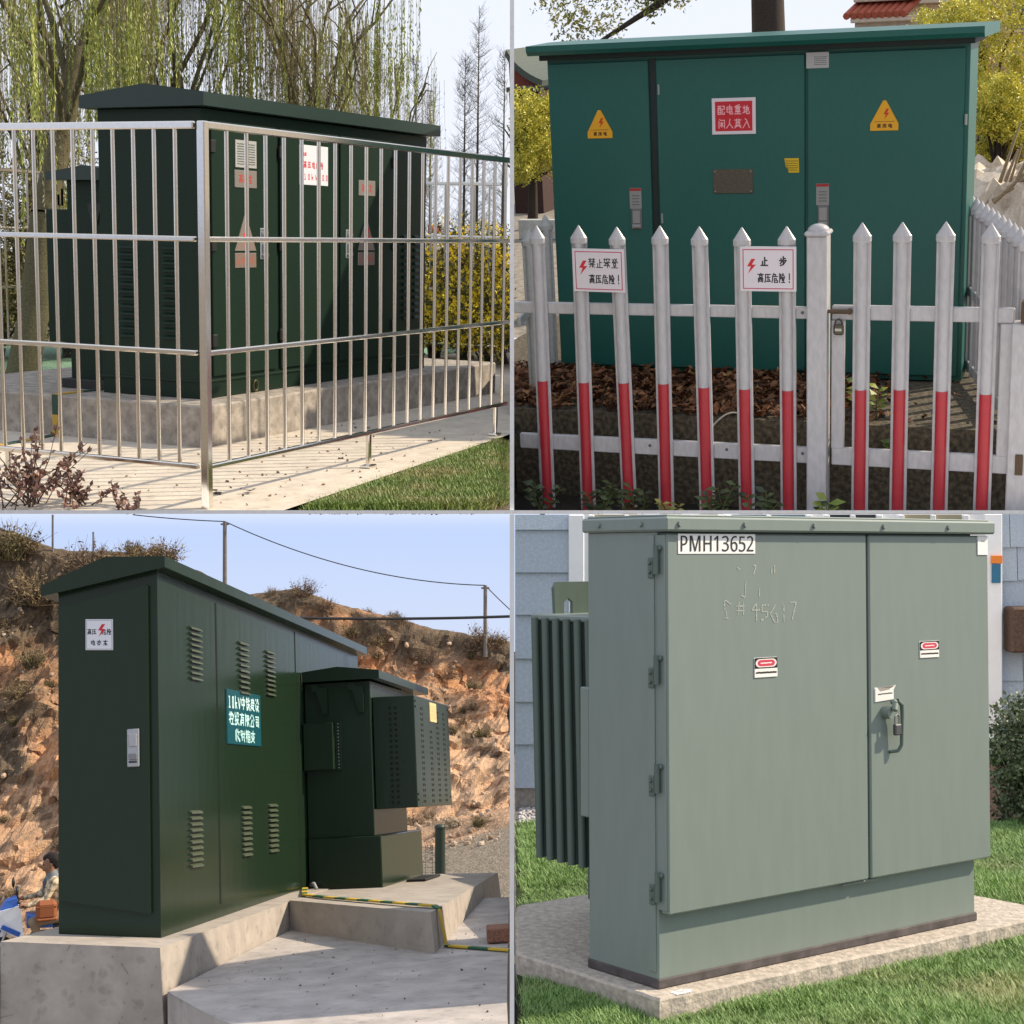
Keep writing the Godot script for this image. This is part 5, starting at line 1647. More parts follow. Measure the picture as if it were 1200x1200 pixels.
func cutting():
	P = Transform3D.IDENTITY
	var n1 := FastNoiseLite.new()
	n1.seed = 21; n1.frequency = 0.9; n1.fractal_octaves = 5; n1.noise_type = FastNoiseLite.TYPE_CELLULAR
	n1.cellular_return_type = FastNoiseLite.RETURN_DISTANCE2_SUB
	n1.fractal_type = FastNoiseLite.FRACTAL_FBM
	var n2 := FastNoiseLite.new()
	n2.seed = 5; n2.frequency = 1.1; n2.fractal_octaves = 5
	shared["hill_a"] = n1
	shared["hill_b"] = n2
	var tone := FastNoiseLite.new()
	tone.seed = 9; tone.frequency = 0.5; tone.fractal_octaves = 4
	var m := MB.new()
	var nx := 270
	var nd := 210
	var grid := []
	var tint := []
	for j in nd + 1:
		var d := lerpf(7.4, 19.2, pow(float(j) / nd, 0.75))
		for i in nx + 1:
			var x := lerpf(-7.2, -0.015, float(i) / nx)
			var p := hill(x, d)
			p.x = minf(p.x, -0.015)
			p.y = minf(p.y, -0.06)
			grid.append(p)
			var t := tone.get_noise_3d(p.x * 1.3 + p.y, p.y * 1.3, d)
			var f := clampf((x + 7.0) / 7.0, 0, 1)
			var rock := Color(0.64, 0.32, 0.155).lerp(Color(0.70, 0.46, 0.29), clampf(t * 1.5 + 0.5, 0, 1))
			rock = rock.lerp(Color(0.25, 0.165, 0.11), clampf(n2.get_noise_3d(p.x * 3.0, p.y * 5.0, d * 3.0) * 1.6, 0, 0.8))
			var soil := Color(0.125, 0.09, 0.06).lerp(Color(0.20, 0.14, 0.085), rng.randf())
			var s := clampf((d - 13.5) / 4.5, 0.0, 1.0)
			var veg := smoothstep(0.62, 0.85, s + t * 0.5 - 0.05 * f + (0.22 if x < -3.6 else 0.0)) + 0.8 * smoothstep(0.35, 0.7, t + (0.2 if s < 0.25 else 0.0)) * (1.0 if s < 0.7 else 0.0)
			var road := Color(0.30, 0.25, 0.19).lerp(Color(0.36, 0.30, 0.23), rng.randf())
			var cc := rock.lerp(soil, clampf(veg, 0, 1))
			if s < 0.04:
				cc = road.lerp(cc, s / 0.04)
			tint.append(cc * rng.randf_range(0.85, 1.12))
	for j in nd:
		for i in nx:
			var a := j * (nx + 1) + i
			m.col = tint[a]
			var up := Vector3(0, 1, 0.6)
			m.tri(grid[a], grid[a + 1], grid[a + nx + 2], up)
			m.tri(grid[a], grid[a + nx + 2], grid[a + nx + 1], up)
	var hm := V("rock_face", 1, 1, 1, 0.95, 0.35, 0.8, 1.2, 0.03)
	hm.vertex_color_use_as_albedo = true
	struct("rock_cutting", m, hm)
	var m2 := MB.new()
	# hidden level ground added beyond the house to darken low reflections on the substation
	m2.quad(Vector3(0.02, -2.75, -9.95), Vector3(14, -2.3, -9.95), Vector3(14, -2.3, -18.4), Vector3(0.02, -2.75, -18.4), Vector3.UP)
	struct("valley_ground", m2, V("valley_soil", 0.30, 0.24, 0.17, 0.95, 0.4, 1.0, 0.5))
	# loose stones
	var st := MB.new()
	st.box(Vector3.ZERO, Vector3(1.2, 0.7, 0.9), 0.25)
	var ts := []
	var cols := []
	for i in 2600:
		var x := rng.randf_range(-6.5, -0.1)
		var d := 13.3 + 4.4 * pow(rng.randf(), 1.5)
		if rng.randf() < 0.5:
			d = rng.randf_range(13.0, 14.6)
		var p := hill(x, d)
		if p.x > -0.06 or p.y > -0.15:
			continue
		var s := 0.012 + 0.045 * pow(rng.randf(), 4.0)
		ts.append(Transform3D(rot(s), p + Vector3(0, s * 0.2, 0.02)))
		cols.append(Color(0.40, 0.26, 0.16).lerp(Color(0.50, 0.40, 0.31), rng.randf()) * rng.randf_range(0.6, 1.1))
	var g := copies("loose_stones", st.mesh(), leafy("loose_stone", 0.95, 0.0), ts, cols)
	tag(g, "loose pale stones and rubble lying over the rock cutting", "stones")
	g.set_meta("kind", "stuff")
	# dry scrub: tufts, each a plant of its own
	var kinds := []
	for k in 3:
		m = MB.new()
		for i in 120:
			var d: Vector3 = (rdir() + Vector3.UP * float([0.9, 1.4, 0.6][k])).normalized()
			d.y = absf(d.y)
			var bend := rdir() * 0.25
			var l := rng.randf_range(0.5, 1.0)
			m.col = Color(0.17, 0.12, 0.07).lerp([Color(0.26, 0.19, 0.10), Color(0.14, 0.13, 0.05), Color(0.20, 0.14, 0.10)][k], rng.randf()) * rng.randf_range(0.6, 1.2)
			var o := Vector3(rng.randf_range(-0.25, 0.25), 0, rng.randf_range(-0.25, 0.25))
			m.tube([o, o + d * l * 0.5, o + (d + bend).normalized() * l], 0.012, 0.003, 3)
			for q in 5:
				leaf(m, o + d * l * rng.randf_range(0.3, 0.9), rdir(), (rdir() + Vector3.UP).normalized(), 0.11, 0.045)
		kinds.append(m.mesh())
	var scrub := leafy("dry_scrub", 0.9, 0.15)
	var spots := []
	for e in [[-2.32, 17.9, 0.25, 2], [-1.27, 17.9, 0.15, 2], [-0.34, 17.8, 0.28, 2], [-0.12, 17.9, 0.2, 0], [-5.55, 17.6, 0.5, 1], [-5.2, 17.2, 0.5, 0], [-4.7, 17.6, 0.42, 2], [-4.2, 17.7, 0.4, 0], [-3.85, 17.9, 0.36, 0]]:
		spots.append(e)
	while spots.size() < 420:
		var x := rng.randf_range(-6.0, -0.15)
		var s := rng.randf()
		var d := rng.randf_range(16.2, 18.2) if s < (0.75 if x < -3.5 else 0.4) else rng.randf_range(13.6, 16.5)
		var z := rng.randf_range(0.09, 0.25) * (1.25 if x < -4.2 and d > 16.0 else 0.8)
		spots.append([x, d, z, rng.randi() % 3])
	var first := {}
	for e in spots:
		var p := hill(e[0], e[1])
		p.x = minf(p.x, -0.05 - e[2] * 0.6)
		p.y = minf(p.y, -0.03 - e[2] * 0.95)
		var where := "on the skyline" if e[1] > 17.3 else "high on the rock face" if e[1] > 16.4 else "half way up the rock face" if e[1] > 15.0 else "low on the rock face"
		var side := "left of the substation roof" if e[0] < -4.0 else "behind the substation roof" if e[0] < -2.2 else "above the transformer" if e[0] < -1.1 else "towards the dividing wall"
		var label := "%s %s %s %s" % ["tiny" if e[2] < 0.12 else "small" if e[2] < 0.17 else "middling" if e[2] < 0.22 else "large", ["straw-brown grass tuft", "olive dry bush", "dark twiggy bush"][e[3]], where, side]
		if first.has(label):
			continue
		first[label] = true
		solo("dry_shrub", kinds[e[3]], scrub, label, "shrub", p - Vector3(0, 0.03, 0), rng.randf() * TAU, "dry shrubs on the rock cutting").scale = Vector3.ONE * e[2]
	# poles and wires on the skyline
	var wood := V("pole_grey", 0.22, 0.20, 0.19, 0.8, 0.2, 0.5)
	var tops := []
	for e in [[-3.18, 17.95, -0.105, -1.0, 0.022, "thin utility pole on the skyline behind the substation roof"], [-0.295, 17.9, -0.81, -1.4, 0.02, "short utility pole on the skyline at the right end of the cutting"], [-5.1, 18.0, -0.03, -0.6, 0.012, "thin pole on the skyline at the far left"], [-4.65, 18.0, -0.22, -0.6, 0.01, "shortest thin post on the skyline at the left"]]:
		m = MB.new()
		var p := Vector3(e[0], e[2], -e[1])
		m.cyl(Vector3(0, e[3] - e[2] - 0.2, 0), Vector3.ZERO, e[4] * 1.15, e[4], 8)
		if e[4] > 0.015:
			m.box(Vector3(0, -0.03, 0), Vector3(0.09, 0.02, 0.02))
		solo("utility_pole", m, wood, e[5], "pole", p)
		tops.append(p)
	var wm := M("wire_black", 0.02, 0.02, 0.022, 0.6)
	for e in [[Vector3(-4.2, -0.03, -17.95), tops[0], 0.01, 0.006, "thin overhead wire running left from the thin utility pole"], [tops[0], tops[1], 0.16, 0.006, "long sagging overhead wire between the two utility poles"], [tops[1], Vector3(-0.02, -1.08, -17.9), 0.005, 0.006, "short guy wire falling right from the short utility pole"], [Vector3(-2.4, -0.99, -15.3), Vector3(-0.02, -0.985, -15.3), 0.02, 0.014, "thick black cable strung across the rock face"]]:
		m = MB.new()
		var pts := []
		for i in 25:
			var s := i / 24.0
			pts.append((e[0] as Vector3).lerp(e[1], s) - Vector3(0, e[2] * 4.0 * s * (1.0 - s), 0))
		m.tube(pts, e[3], e[3], 5)
		solo("overhead_wire", m, wm, e[4], "wire")
	# fence post with mesh by the track
	m = MB.new()
	var fp := thing("fence_post", "short dark green fence post with a scrap of wire mesh behind the transformer plinth", "fence post", Vector3(-0.47, -2.42, -10.6))
	m.cyl(Vector3(0, 0, 0), Vector3(0, 0.36, 0), 0.035, 0.033, 8)
	m.ball(Vector3(0, 0.36, 0), Vector3(0.04, 0.02, 0.04), 4)
	part("post", m, M("post_green", 0.015, 0.03, 0.02, 0.5), fp)
	m = MB.new()
	for i in 7:
		m.cyl(Vector3(-0.05 - i * 0.045, 0.02, 0), Vector3(-0.05 - i * 0.045, 0.24, 0), 0.0015, 0.0015, 4)
		m.cyl(Vector3(0, 0.03 + i * 0.033, 0), Vector3(-0.33, 0.03 + i * 0.033, 0), 0.0015, 0.0015, 4)
	part("wire_mesh", m, steel_wire(), fp).set_meta("kind", "stuff")

func steel_wire() -> Material:
	return M("mesh_wire", 0.2, 0.2, 0.2, 0.5, 0.5)

# ================================================================ the rider and the motorbike at the foot of the cutting
# bones: [a, b, ra, rb, colour]; one smooth skin over all of them (surface nets)
func skin_value(p: Vector3, bones: Array, blend: float) -> float:
	var s := 0.0
	for b in bones:
		var ab: Vector3 = b[1] - b[0]
		var t := clampf((p - b[0]).dot(ab) / maxf(ab.length_squared(), 1e-9), 0.0, 1.0)
		var d: float = p.distance_to(b[0] + ab * t) - lerpf(b[2], b[3], t)
		s += exp(-d / blend)
	return -blend * log(maxf(s, 1e-30))

func skin_colour(p: Vector3, bones: Array) -> Color:
	var best := 1e9
	var c := Color.WHITE
	for b in bones:
		var ab: Vector3 = b[1] - b[0]
		var t := clampf((p - b[0]).dot(ab) / maxf(ab.length_squared(), 1e-9), 0.0, 1.0)
		var d: float = p.distance_to(b[0] + ab * t) - lerpf(b[2], b[3], t)
		if d < best:
			best = d
			c = b[4]
	return c

func skin(m: MB, bones: Array, cell: float, blend: float, tint: Callable):
	var lo := Vector3.ONE * 1e9
	var hi := -lo
	for b in bones:
		for k in 2:
			lo = lo.min(b[k] - Vector3.ONE * (b[2 + k] + cell * 2.5))
			hi = hi.max(b[k] + Vector3.ONE * (b[2 + k] + cell * 2.5))
	var n := Vector3i(((hi - lo) / cell).ceil()) + Vector3i.ONE
	var val := PackedFloat32Array()
	val.resize(n.x * n.y * n.z)
	for z in n.z:
		for y in n.y:
			for x in n.x:
				val[(z * n.y + y) * n.x + x] = skin_value(lo + Vector3(x, y, z) * cell, bones, blend)
	var at := {}
	var corner := [Vector3i(0, 0, 0), Vector3i(1, 0, 0), Vector3i(0, 1, 0), Vector3i(1, 1, 0), Vector3i(0, 0, 1), Vector3i(1, 0, 1), Vector3i(0, 1, 1), Vector3i(1, 1, 1)]
	var edges := [[0, 1], [2, 3], [4, 5], [6, 7], [0, 2], [1, 3], [4, 6], [5, 7], [0, 4], [1, 5], [2, 6], [3, 7]]
	for z in n.z - 1:
		for y in n.y - 1:
			for x in n.x - 1:
				var v := []
				var inn := 0
				for c in corner:
					var q: float = val[((z + c.z) * n.y + y + c.y) * n.x + x + c.x]
					v.append(q)
					inn += 1 if q < 0.0 else 0
				if inn == 0 or inn == 8:
					continue
				var sum := Vector3.ZERO
				var cnt := 0
				for e in edges:
					if (v[e[0]] < 0.0) != (v[e[1]] < 0.0):
						sum += Vector3(corner[e[0]]).lerp(Vector3(corner[e[1]]), v[e[0]] / (v[e[0]] - v[e[1]]))
						cnt += 1
				at[Vector3i(x, y, z)] = lo + (Vector3(x, y, z) + sum / cnt) * cell
	var nor := {}
	for key in at:
		var p: Vector3 = at[key]
		var h := cell * 0.4
		nor[key] = Vector3(skin_value(p + Vector3(h, 0, 0), bones, blend) - skin_value(p - Vector3(h, 0, 0), bones, blend), skin_value(p + Vector3(0, h, 0), bones, blend) - skin_value(p - Vector3(0, h, 0), bones, blend), skin_value(p + Vector3(0, 0, h), bones, blend) - skin_value(p - Vector3(0, 0, h), bones, blend)).normalized()
	for key in at:
		for ax in 3:
			var u := Vector3i.ZERO
			var w := Vector3i.ZERO
			u[(ax + 1) % 3] = 1
			w[(ax + 2) % 3] = 1
			var k: Vector3i = key
			var up := Vector3i.ZERO
			up[ax] = 1
			var q := k + up
			if q.x >= n.x or q.y >= n.y or q.z >= n.z:
				continue
			if (val[(k.z * n.y + k.y) * n.x + k.x] < 0.0) == (val[(q.z * n.y + q.y) * n.x + q.x] < 0.0):
				continue
			var r := [k, k - u, k - u - w, k - w]
			if not (at.has(r[1]) and at.has(r[2]) and at.has(r[3])):
				continue
			m.col = tint.call(at[k], bones)
			m.smooth(at[r[0]], at[r[1]], at[r[2]], nor[r[0]], nor[r[1]], nor[r[2]])
			m.smooth(at[r[0]], at[r[2]], at[r[3]], nor[r[0]], nor[r[2]], nor[r[3]])

func plaid(p: Vector3, bones: Array) -> Color:
	var c := skin_colour(p, bones)
	if c.r > 0.3 and c.b > 0.2:
		var k := fposmod(p.y * 9.0 + p.x * 3.0, 1.0) < 0.3
		var l := fposmod(p.z * 9.0 + p.x * 6.0, 1.0) < 0.3
		return c * (0.3 if k and l else 0.55 if k or l else 1.1)
	return c

func rider_and_bike():
	P = Transform3D.IDENTITY
	var k := 0.53
	var base := Vector3(-3.62, -3.68, -13.0)
	var turn := Basis(Vector3.UP, deg_to_rad(22)).scaled(Vector3.ONE * k)
	var shirt := Color(0.50, 0.40, 0.27)
	var cloth := Color(0.24, 0.18, 0.12)
	var skinc := Color(0.23, 0.115, 0.07)
	var shoe := Color(0.02, 0.02, 0.022)
	var bones := []
	var pelvis := Vector3(0.02, 0.88, 0)
	var chest := Vector3(-0.09, 1.24, 0)
	bones.append([pelvis, Vector3(-0.03, 1.06, 0), 0.155, 0.145, shirt])
	bones.append([Vector3(-0.03, 1.06, 0), chest, 0.145, 0.155, shirt])
	for s in [-1.0, 1.0]:
		bones.append([chest + Vector3(0, 0.05, 0), Vector3(-0.11, 1.38, s * 0.165), 0.11, 0.075, shirt])
		bones.append([Vector3(-0.11, 1.38, s * 0.175), Vector3(-0.25, 1.14, s * 0.245), 0.062, 0.05, shirt])
		bones.append([Vector3(-0.25, 1.14, s * 0.245), Vector3(-0.50, 1.09, s * 0.27), 0.05, 0.036, shirt])
		bones.append([pelvis + Vector3(0, -0.02, s * 0.09), Vector3(-0.42, 0.82, s * 0.20), 0.095, 0.07, cloth])
		bones.append([Vector3(-0.42, 0.82, s * 0.20), Vector3(-0.28, 0.40, s * 0.19), 0.065, 0.045, cloth])
		bones.append([Vector3(-0.27, 0.37, s * 0.19), Vector3(-0.45, 0.33, s * 0.20), 0.045, 0.035, shoe])
	bones.append([Vector3(-0.11, 1.42, 0), Vector3(-0.12, 1.475, 0), 0.095, 0.082, Color(0.16, 0.18, 0.20)])
	bones.append([Vector3(-0.20, 1.36, 0), Vector3(-0.185, 1.12, 0), 0.062, 0.075, Color(0.06, 0.07, 0.08)])
	bones.append([Vector3(-0.12, 1.42, 0), Vector3(-0.16, 1.54, 0), 0.065, 0.058, skinc])
	bones.append([Vector3(-0.165, 1.60, 0), Vector3(-0.15, 1.68, 0), 0.085, 0.095, skinc])
	var m := MB.new()
	skin(m, bones, 0.022, 0.018, plaid)
	# face: jaw, nose, ears, brow on a finer grid
	var f := [[Vector3(-0.175, 1.60, 0), Vector3(-0.15, 1.68, 0), 0.082, 0.094, skinc], [Vector3(-0.235, 1.555, 0), Vector3(-0.19, 1.58, 0), 0.03, 0.05, skinc], [Vector3(-0.262, 1.605, 0), Vector3(-0.25, 1.64, 0), 0.013, 0.010, skinc], [Vector3(-0.245, 1.655, 0.03), Vector3(-0.245, 1.655, -0.03), 0.012, 0.012, skinc], [Vector3(-0.255, 1.578, 0.018), Vector3(-0.255, 1.578, -0.018), 0.008, 0.008, Color(0.25, 0.09, 0.07)]]
	for s in [-1.0, 1.0]:
		f.append([Vector3(-0.15, 1.60, s * 0.088), Vector3(-0.145, 1.645, s * 0.094), 0.013, 0.017, skinc])
		f.append([Vector3(-0.248, 1.638, s * 0.032), Vector3(-0.248, 1.638, s * 0.030), 0.011, 0.011, Color(0.03, 0.02, 0.02)])
	skin(m, f, 0.009, 0.006, skin_colour)
	# hands closed on the grips: palm, four fingers, a thumb
	for s in [-1.0, 1.0]:
		var w := Vector3(-0.50, 1.09, s * 0.27)
		var h := [[w, w + Vector3(-0.07, 0.0, s * 0.01), 0.030, 0.034, skinc]]
		for i in 4:
			var z := (i - 1.5) * 0.020
			var l: float = [0.030, 0.036, 0.034, 0.026][i]
			var a := w + Vector3(-0.085, 0.022, s * 0.01 + z)
			h.append([a, a + Vector3(-l, -0.004, 0), 0.010, 0.009, skinc])
			h.append([a + Vector3(-l, -0.004, 0), a + Vector3(-l - 0.002, -0.034, 0), 0.009, 0.008, skinc])
			h.append([a + Vector3(-l - 0.002, -0.034, 0), a + Vector3(-0.004, -0.046, 0), 0.008, 0.007, skinc])
		h.append([w + Vector3(-0.03, 0.0, -s * 0.03), w + Vector3(-0.075, -0.014, -s * 0.048), 0.011, 0.009, skinc])
		h.append([w + Vector3(-0.075, -0.014, -s * 0.048), w + Vector3(-0.105, -0.03, -s * 0.032), 0.009, 0.008, skinc])
		skin(m, h, 0.0075, 0.005, skin_colour)
	var rd := thing("person", "person in a pale checked jacket riding a motorbike, half hidden by the tall substation", "person", base)
	rd.transform = Transform3D(turn, base)
	var sk := leafy("skin_and_cloth", 0.75, 0.0)
	part("body", m, sk, rd)
	m = MB.new()
	var hair := [[Vector3(-0.13, 1.69, 0), Vector3(-0.10, 1.71, 0), 0.098, 0.095, Color(0.012, 0.01, 0.01)], [Vector3(-0.075, 1.62, 0), Vector3(-0.09, 1.68, 0), 0.07, 0.09, Color(0.012, 0.01, 0.01)], [Vector3(-0.215, 1.725, 0.0), Vector3(-0.15, 1.75, 0), 0.045, 0.06, Color(0.012, 0.01, 0.01)], [Vector3(-0.12, 1.66, 0.075), Vector3(-0.09, 1.70, 0.07), 0.03, 0.04, Color(0.012, 0.01, 0.01)]]
	skin(m, hair, 0.014, 0.012, skin_colour)
	part("hair", m, leafy("hair", 0.95, 0.0), rd)
	# the orange crate at the rider's side
	m = MB.new()
	m.box(Vector3(0, 0.16, 0), Vector3(0.30, 0.28, 0.2), 0.05)
	m.box(Vector3(0, 0.03, 0), Vector3(0.31, 0.06, 0.21), 0.025)
	m.box(Vector3(0, 0.22, 0), Vector3(0.305, 0.015, 0.205), 0.005)
	var cr := solo("orange_bag", m, V("orange_canvas", 0.42, 0.13, 0.045, 0.85, 0.4, 0.15), "orange bag hanging at the side of the rider on the motorbike", "bag")
	cr.transform = Transform3D(turn, base + turn * Vector3(-0.24, 0.86, 0.30))
	# the motorbike
	var b := thing("motorbike", "blue and white motorbike under the rider at the left edge", "motorbike", base)
	b.transform = Transform3D(turn, base)
	var wht := M("fairing_white", 0.72, 0.74, 0.80, 0.3)
	var blu := M("fairing_blue", 0.02, 0.10, 0.42, 0.3)
	var blk := M("bike_black", 0.015, 0.015, 0.016, 0.5)
	var mtl := M("bike_metal", 0.4, 0.4, 0.42, 0.35, 0.9)
	for x in [-0.95, 0.42]:
		m = MB.new()
		for i in 28:
			for j in 10:
				var w := []
				for q in [[i, j], [i + 1, j], [i + 1, j + 1], [i, j + 1]]:
					var a: float = TAU * q[0] / 28.0
					var c: float = TAU * q[1] / 10.0
					w.append([Vector3(x + cos(a) * (0.27 + 0.05 * cos(c)), 0.32 + sin(a) * (0.27 + 0.05 * cos(c)), 0.05 * sin(c)), Vector3(cos(a) * cos(c), sin(a) * cos(c), sin(c))])
				m.smooth(w[0][0], w[1][0], w[2][0], w[0][1], w[1][1], w[2][1])
				m.smooth(w[0][0], w[2][0], w[3][0], w[0][1], w[2][1], w[3][1])
		var wh := part("wheel", m, blk, b)
		m = MB.new()
		m.cyl(Vector3(x, 0.32, -0.03), Vector3(x, 0.32, 0.03), 0.05, 0.05, 12)
		for i in 6:
			var a := TAU * i / 6.0
			m.cyl(Vector3(x, 0.32, 0), Vector3(x + cos(a) * 0.235, 0.32 + sin(a) * 0.235, 0), 0.014, 0.012, 6)
		part("rim", m, mtl, wh)
	m = MB.new()
	for s in [-0.08, 0.08]:
		m.cyl(Vector3(-0.95, 0.32, s), Vector3(-0.66, 1.0, s), 0.022, 0.022, 8)
	part("fork", m, mtl, b)
	m = MB.new()
	m.loft([Vector3(-1.22, 0.60, 0.05), Vector3(-1.22, 0.60, -0.05), Vector3(-1.1, 0.72, -0.07), Vector3(-1.1, 0.72, 0.07)], [Vector3(-0.74, 0.62, 0.08), Vector3(-0.74, 0.62, -0.08), Vector3(-0.74, 0.74, -0.09), Vector3(-0.74, 0.74, 0.09)])
	part("mudguard", m, wht, b)
	m = MB.new()
	m.loft([Vector3(-1.0, 0.80, 0.10), Vector3(-1.0, 0.80, -0.10), Vector3(-0.92, 1.0, -0.12), Vector3(-0.92, 1.0, 0.12)], [Vector3(-0.55, 0.55, 0.2), Vector3(-0.55, 0.55, -0.2), Vector3(-0.6, 1.08, -0.18), Vector3(-0.6, 1.08, 0.18)])
	part("fairing", m, wht, b)
	m = MB.new()
	m.loft([Vector3(-0.90, 0.98, 0.11), Vector3(-0.90, 0.98, -0.11), Vector3(-0.80, 1.14, -0.08), Vector3(-0.80, 1.14, 0.08)], [Vector3(-0.62, 1.02, 0.16), Vector3(-0.62, 1.02, -0.16), Vector3(-0.64, 1.18, -0.12), Vector3(-0.64, 1.18, 0.12)])
	m.box(Vector3(-0.74, 0.72, 0.185), Vector3(0.3, 0.07, 0.02), 0.008, Basis(Vector3.BACK, -0.5))
	m.box(Vector3(-1.0, 0.70, 0.085), Vector3(0.26, 0.05, 0.02), 0.008, Basis(Vector3.BACK, 0.1))
	part("cowl", m, blu, b)
	m = MB.new()
	m.ball(Vector3(-0.97, 0.9, 0), Vector3(0.05, 0.07, 0.08), 6)
	part("headlight", m, M("lamp_lens", 0.7, 0.72, 0.75, 0.1), b)
	m = MB.new()
	m.tube([Vector3(-0.55, 1.09, -0.36), Vector3(-0.62, 1.12, -0.2), Vector3(-0.66, 1.12, 0), Vector3(-0.62, 1.12, 0.2), Vector3(-0.55, 1.09, 0.36)], 0.016, 0.016, 8)
	part("handlebar", m, blk, b)
	for s in [-1.0, 1.0]:
		m = MB.new()
		m.tube([Vector3(-0.62, 1.12, s * 0.22), Vector3(-0.66, 1.28, s * 0.30)], 0.008, 0.008, 6)
		m.ball(Vector3(-0.66, 1.33, s * 0.31), Vector3(0.025, 0.08, 0.055), 6)
		part("mirror", m, blk, b)
	m = MB.new()
	m.loft([Vector3(-0.5, 0.72, 0.12), Vector3(-0.5, 0.72, -0.12), Vector3(-0.5, 0.92, -0.1), Vector3(-0.5, 0.92, 0.1)], [Vector3(-0.12, 0.70, 0.13), Vector3(-0.12, 0.70, -0.13), Vector3(-0.14, 0.84, -0.1), Vector3(-0.14, 0.84, 0.1)])
	part("tank", m, blu, b)
	m = MB.new()
	m.span(Vector3(-0.15, 0.68, -0.13), Vector3(0.55, 0.77, 0.13), 0.03)
	part("seat", m, blk, b)
	m = MB.new()
	m.box(Vector3(-0.25, 0.45, 0), Vector3(0.42, 0.36, 0.26), 0.06)
	m.cyl(Vector3(-0.1, 0.3, 0.14), Vector3(0.6, 0.4, 0.16), 0.045, 0.055, 10)
	part("engine", m, M("engine_dark", 0.06, 0.06, 0.06, 0.4, 0.6), b)
	m = MB.new()
	m.loft([Vector3(-0.1, 0.55, 0.1), Vector3(-0.1, 0.55, -0.1), Vector3(-0.1, 0.72, -0.12), Vector3(-0.1, 0.72, 0.12)], [Vector3(0.7, 0.62, 0.05), Vector3(0.7, 0.62, -0.05), Vector3(0.7, 0.78, -0.06), Vector3(0.7, 0.78, 0.06)])
	part("tail", m, wht, b)

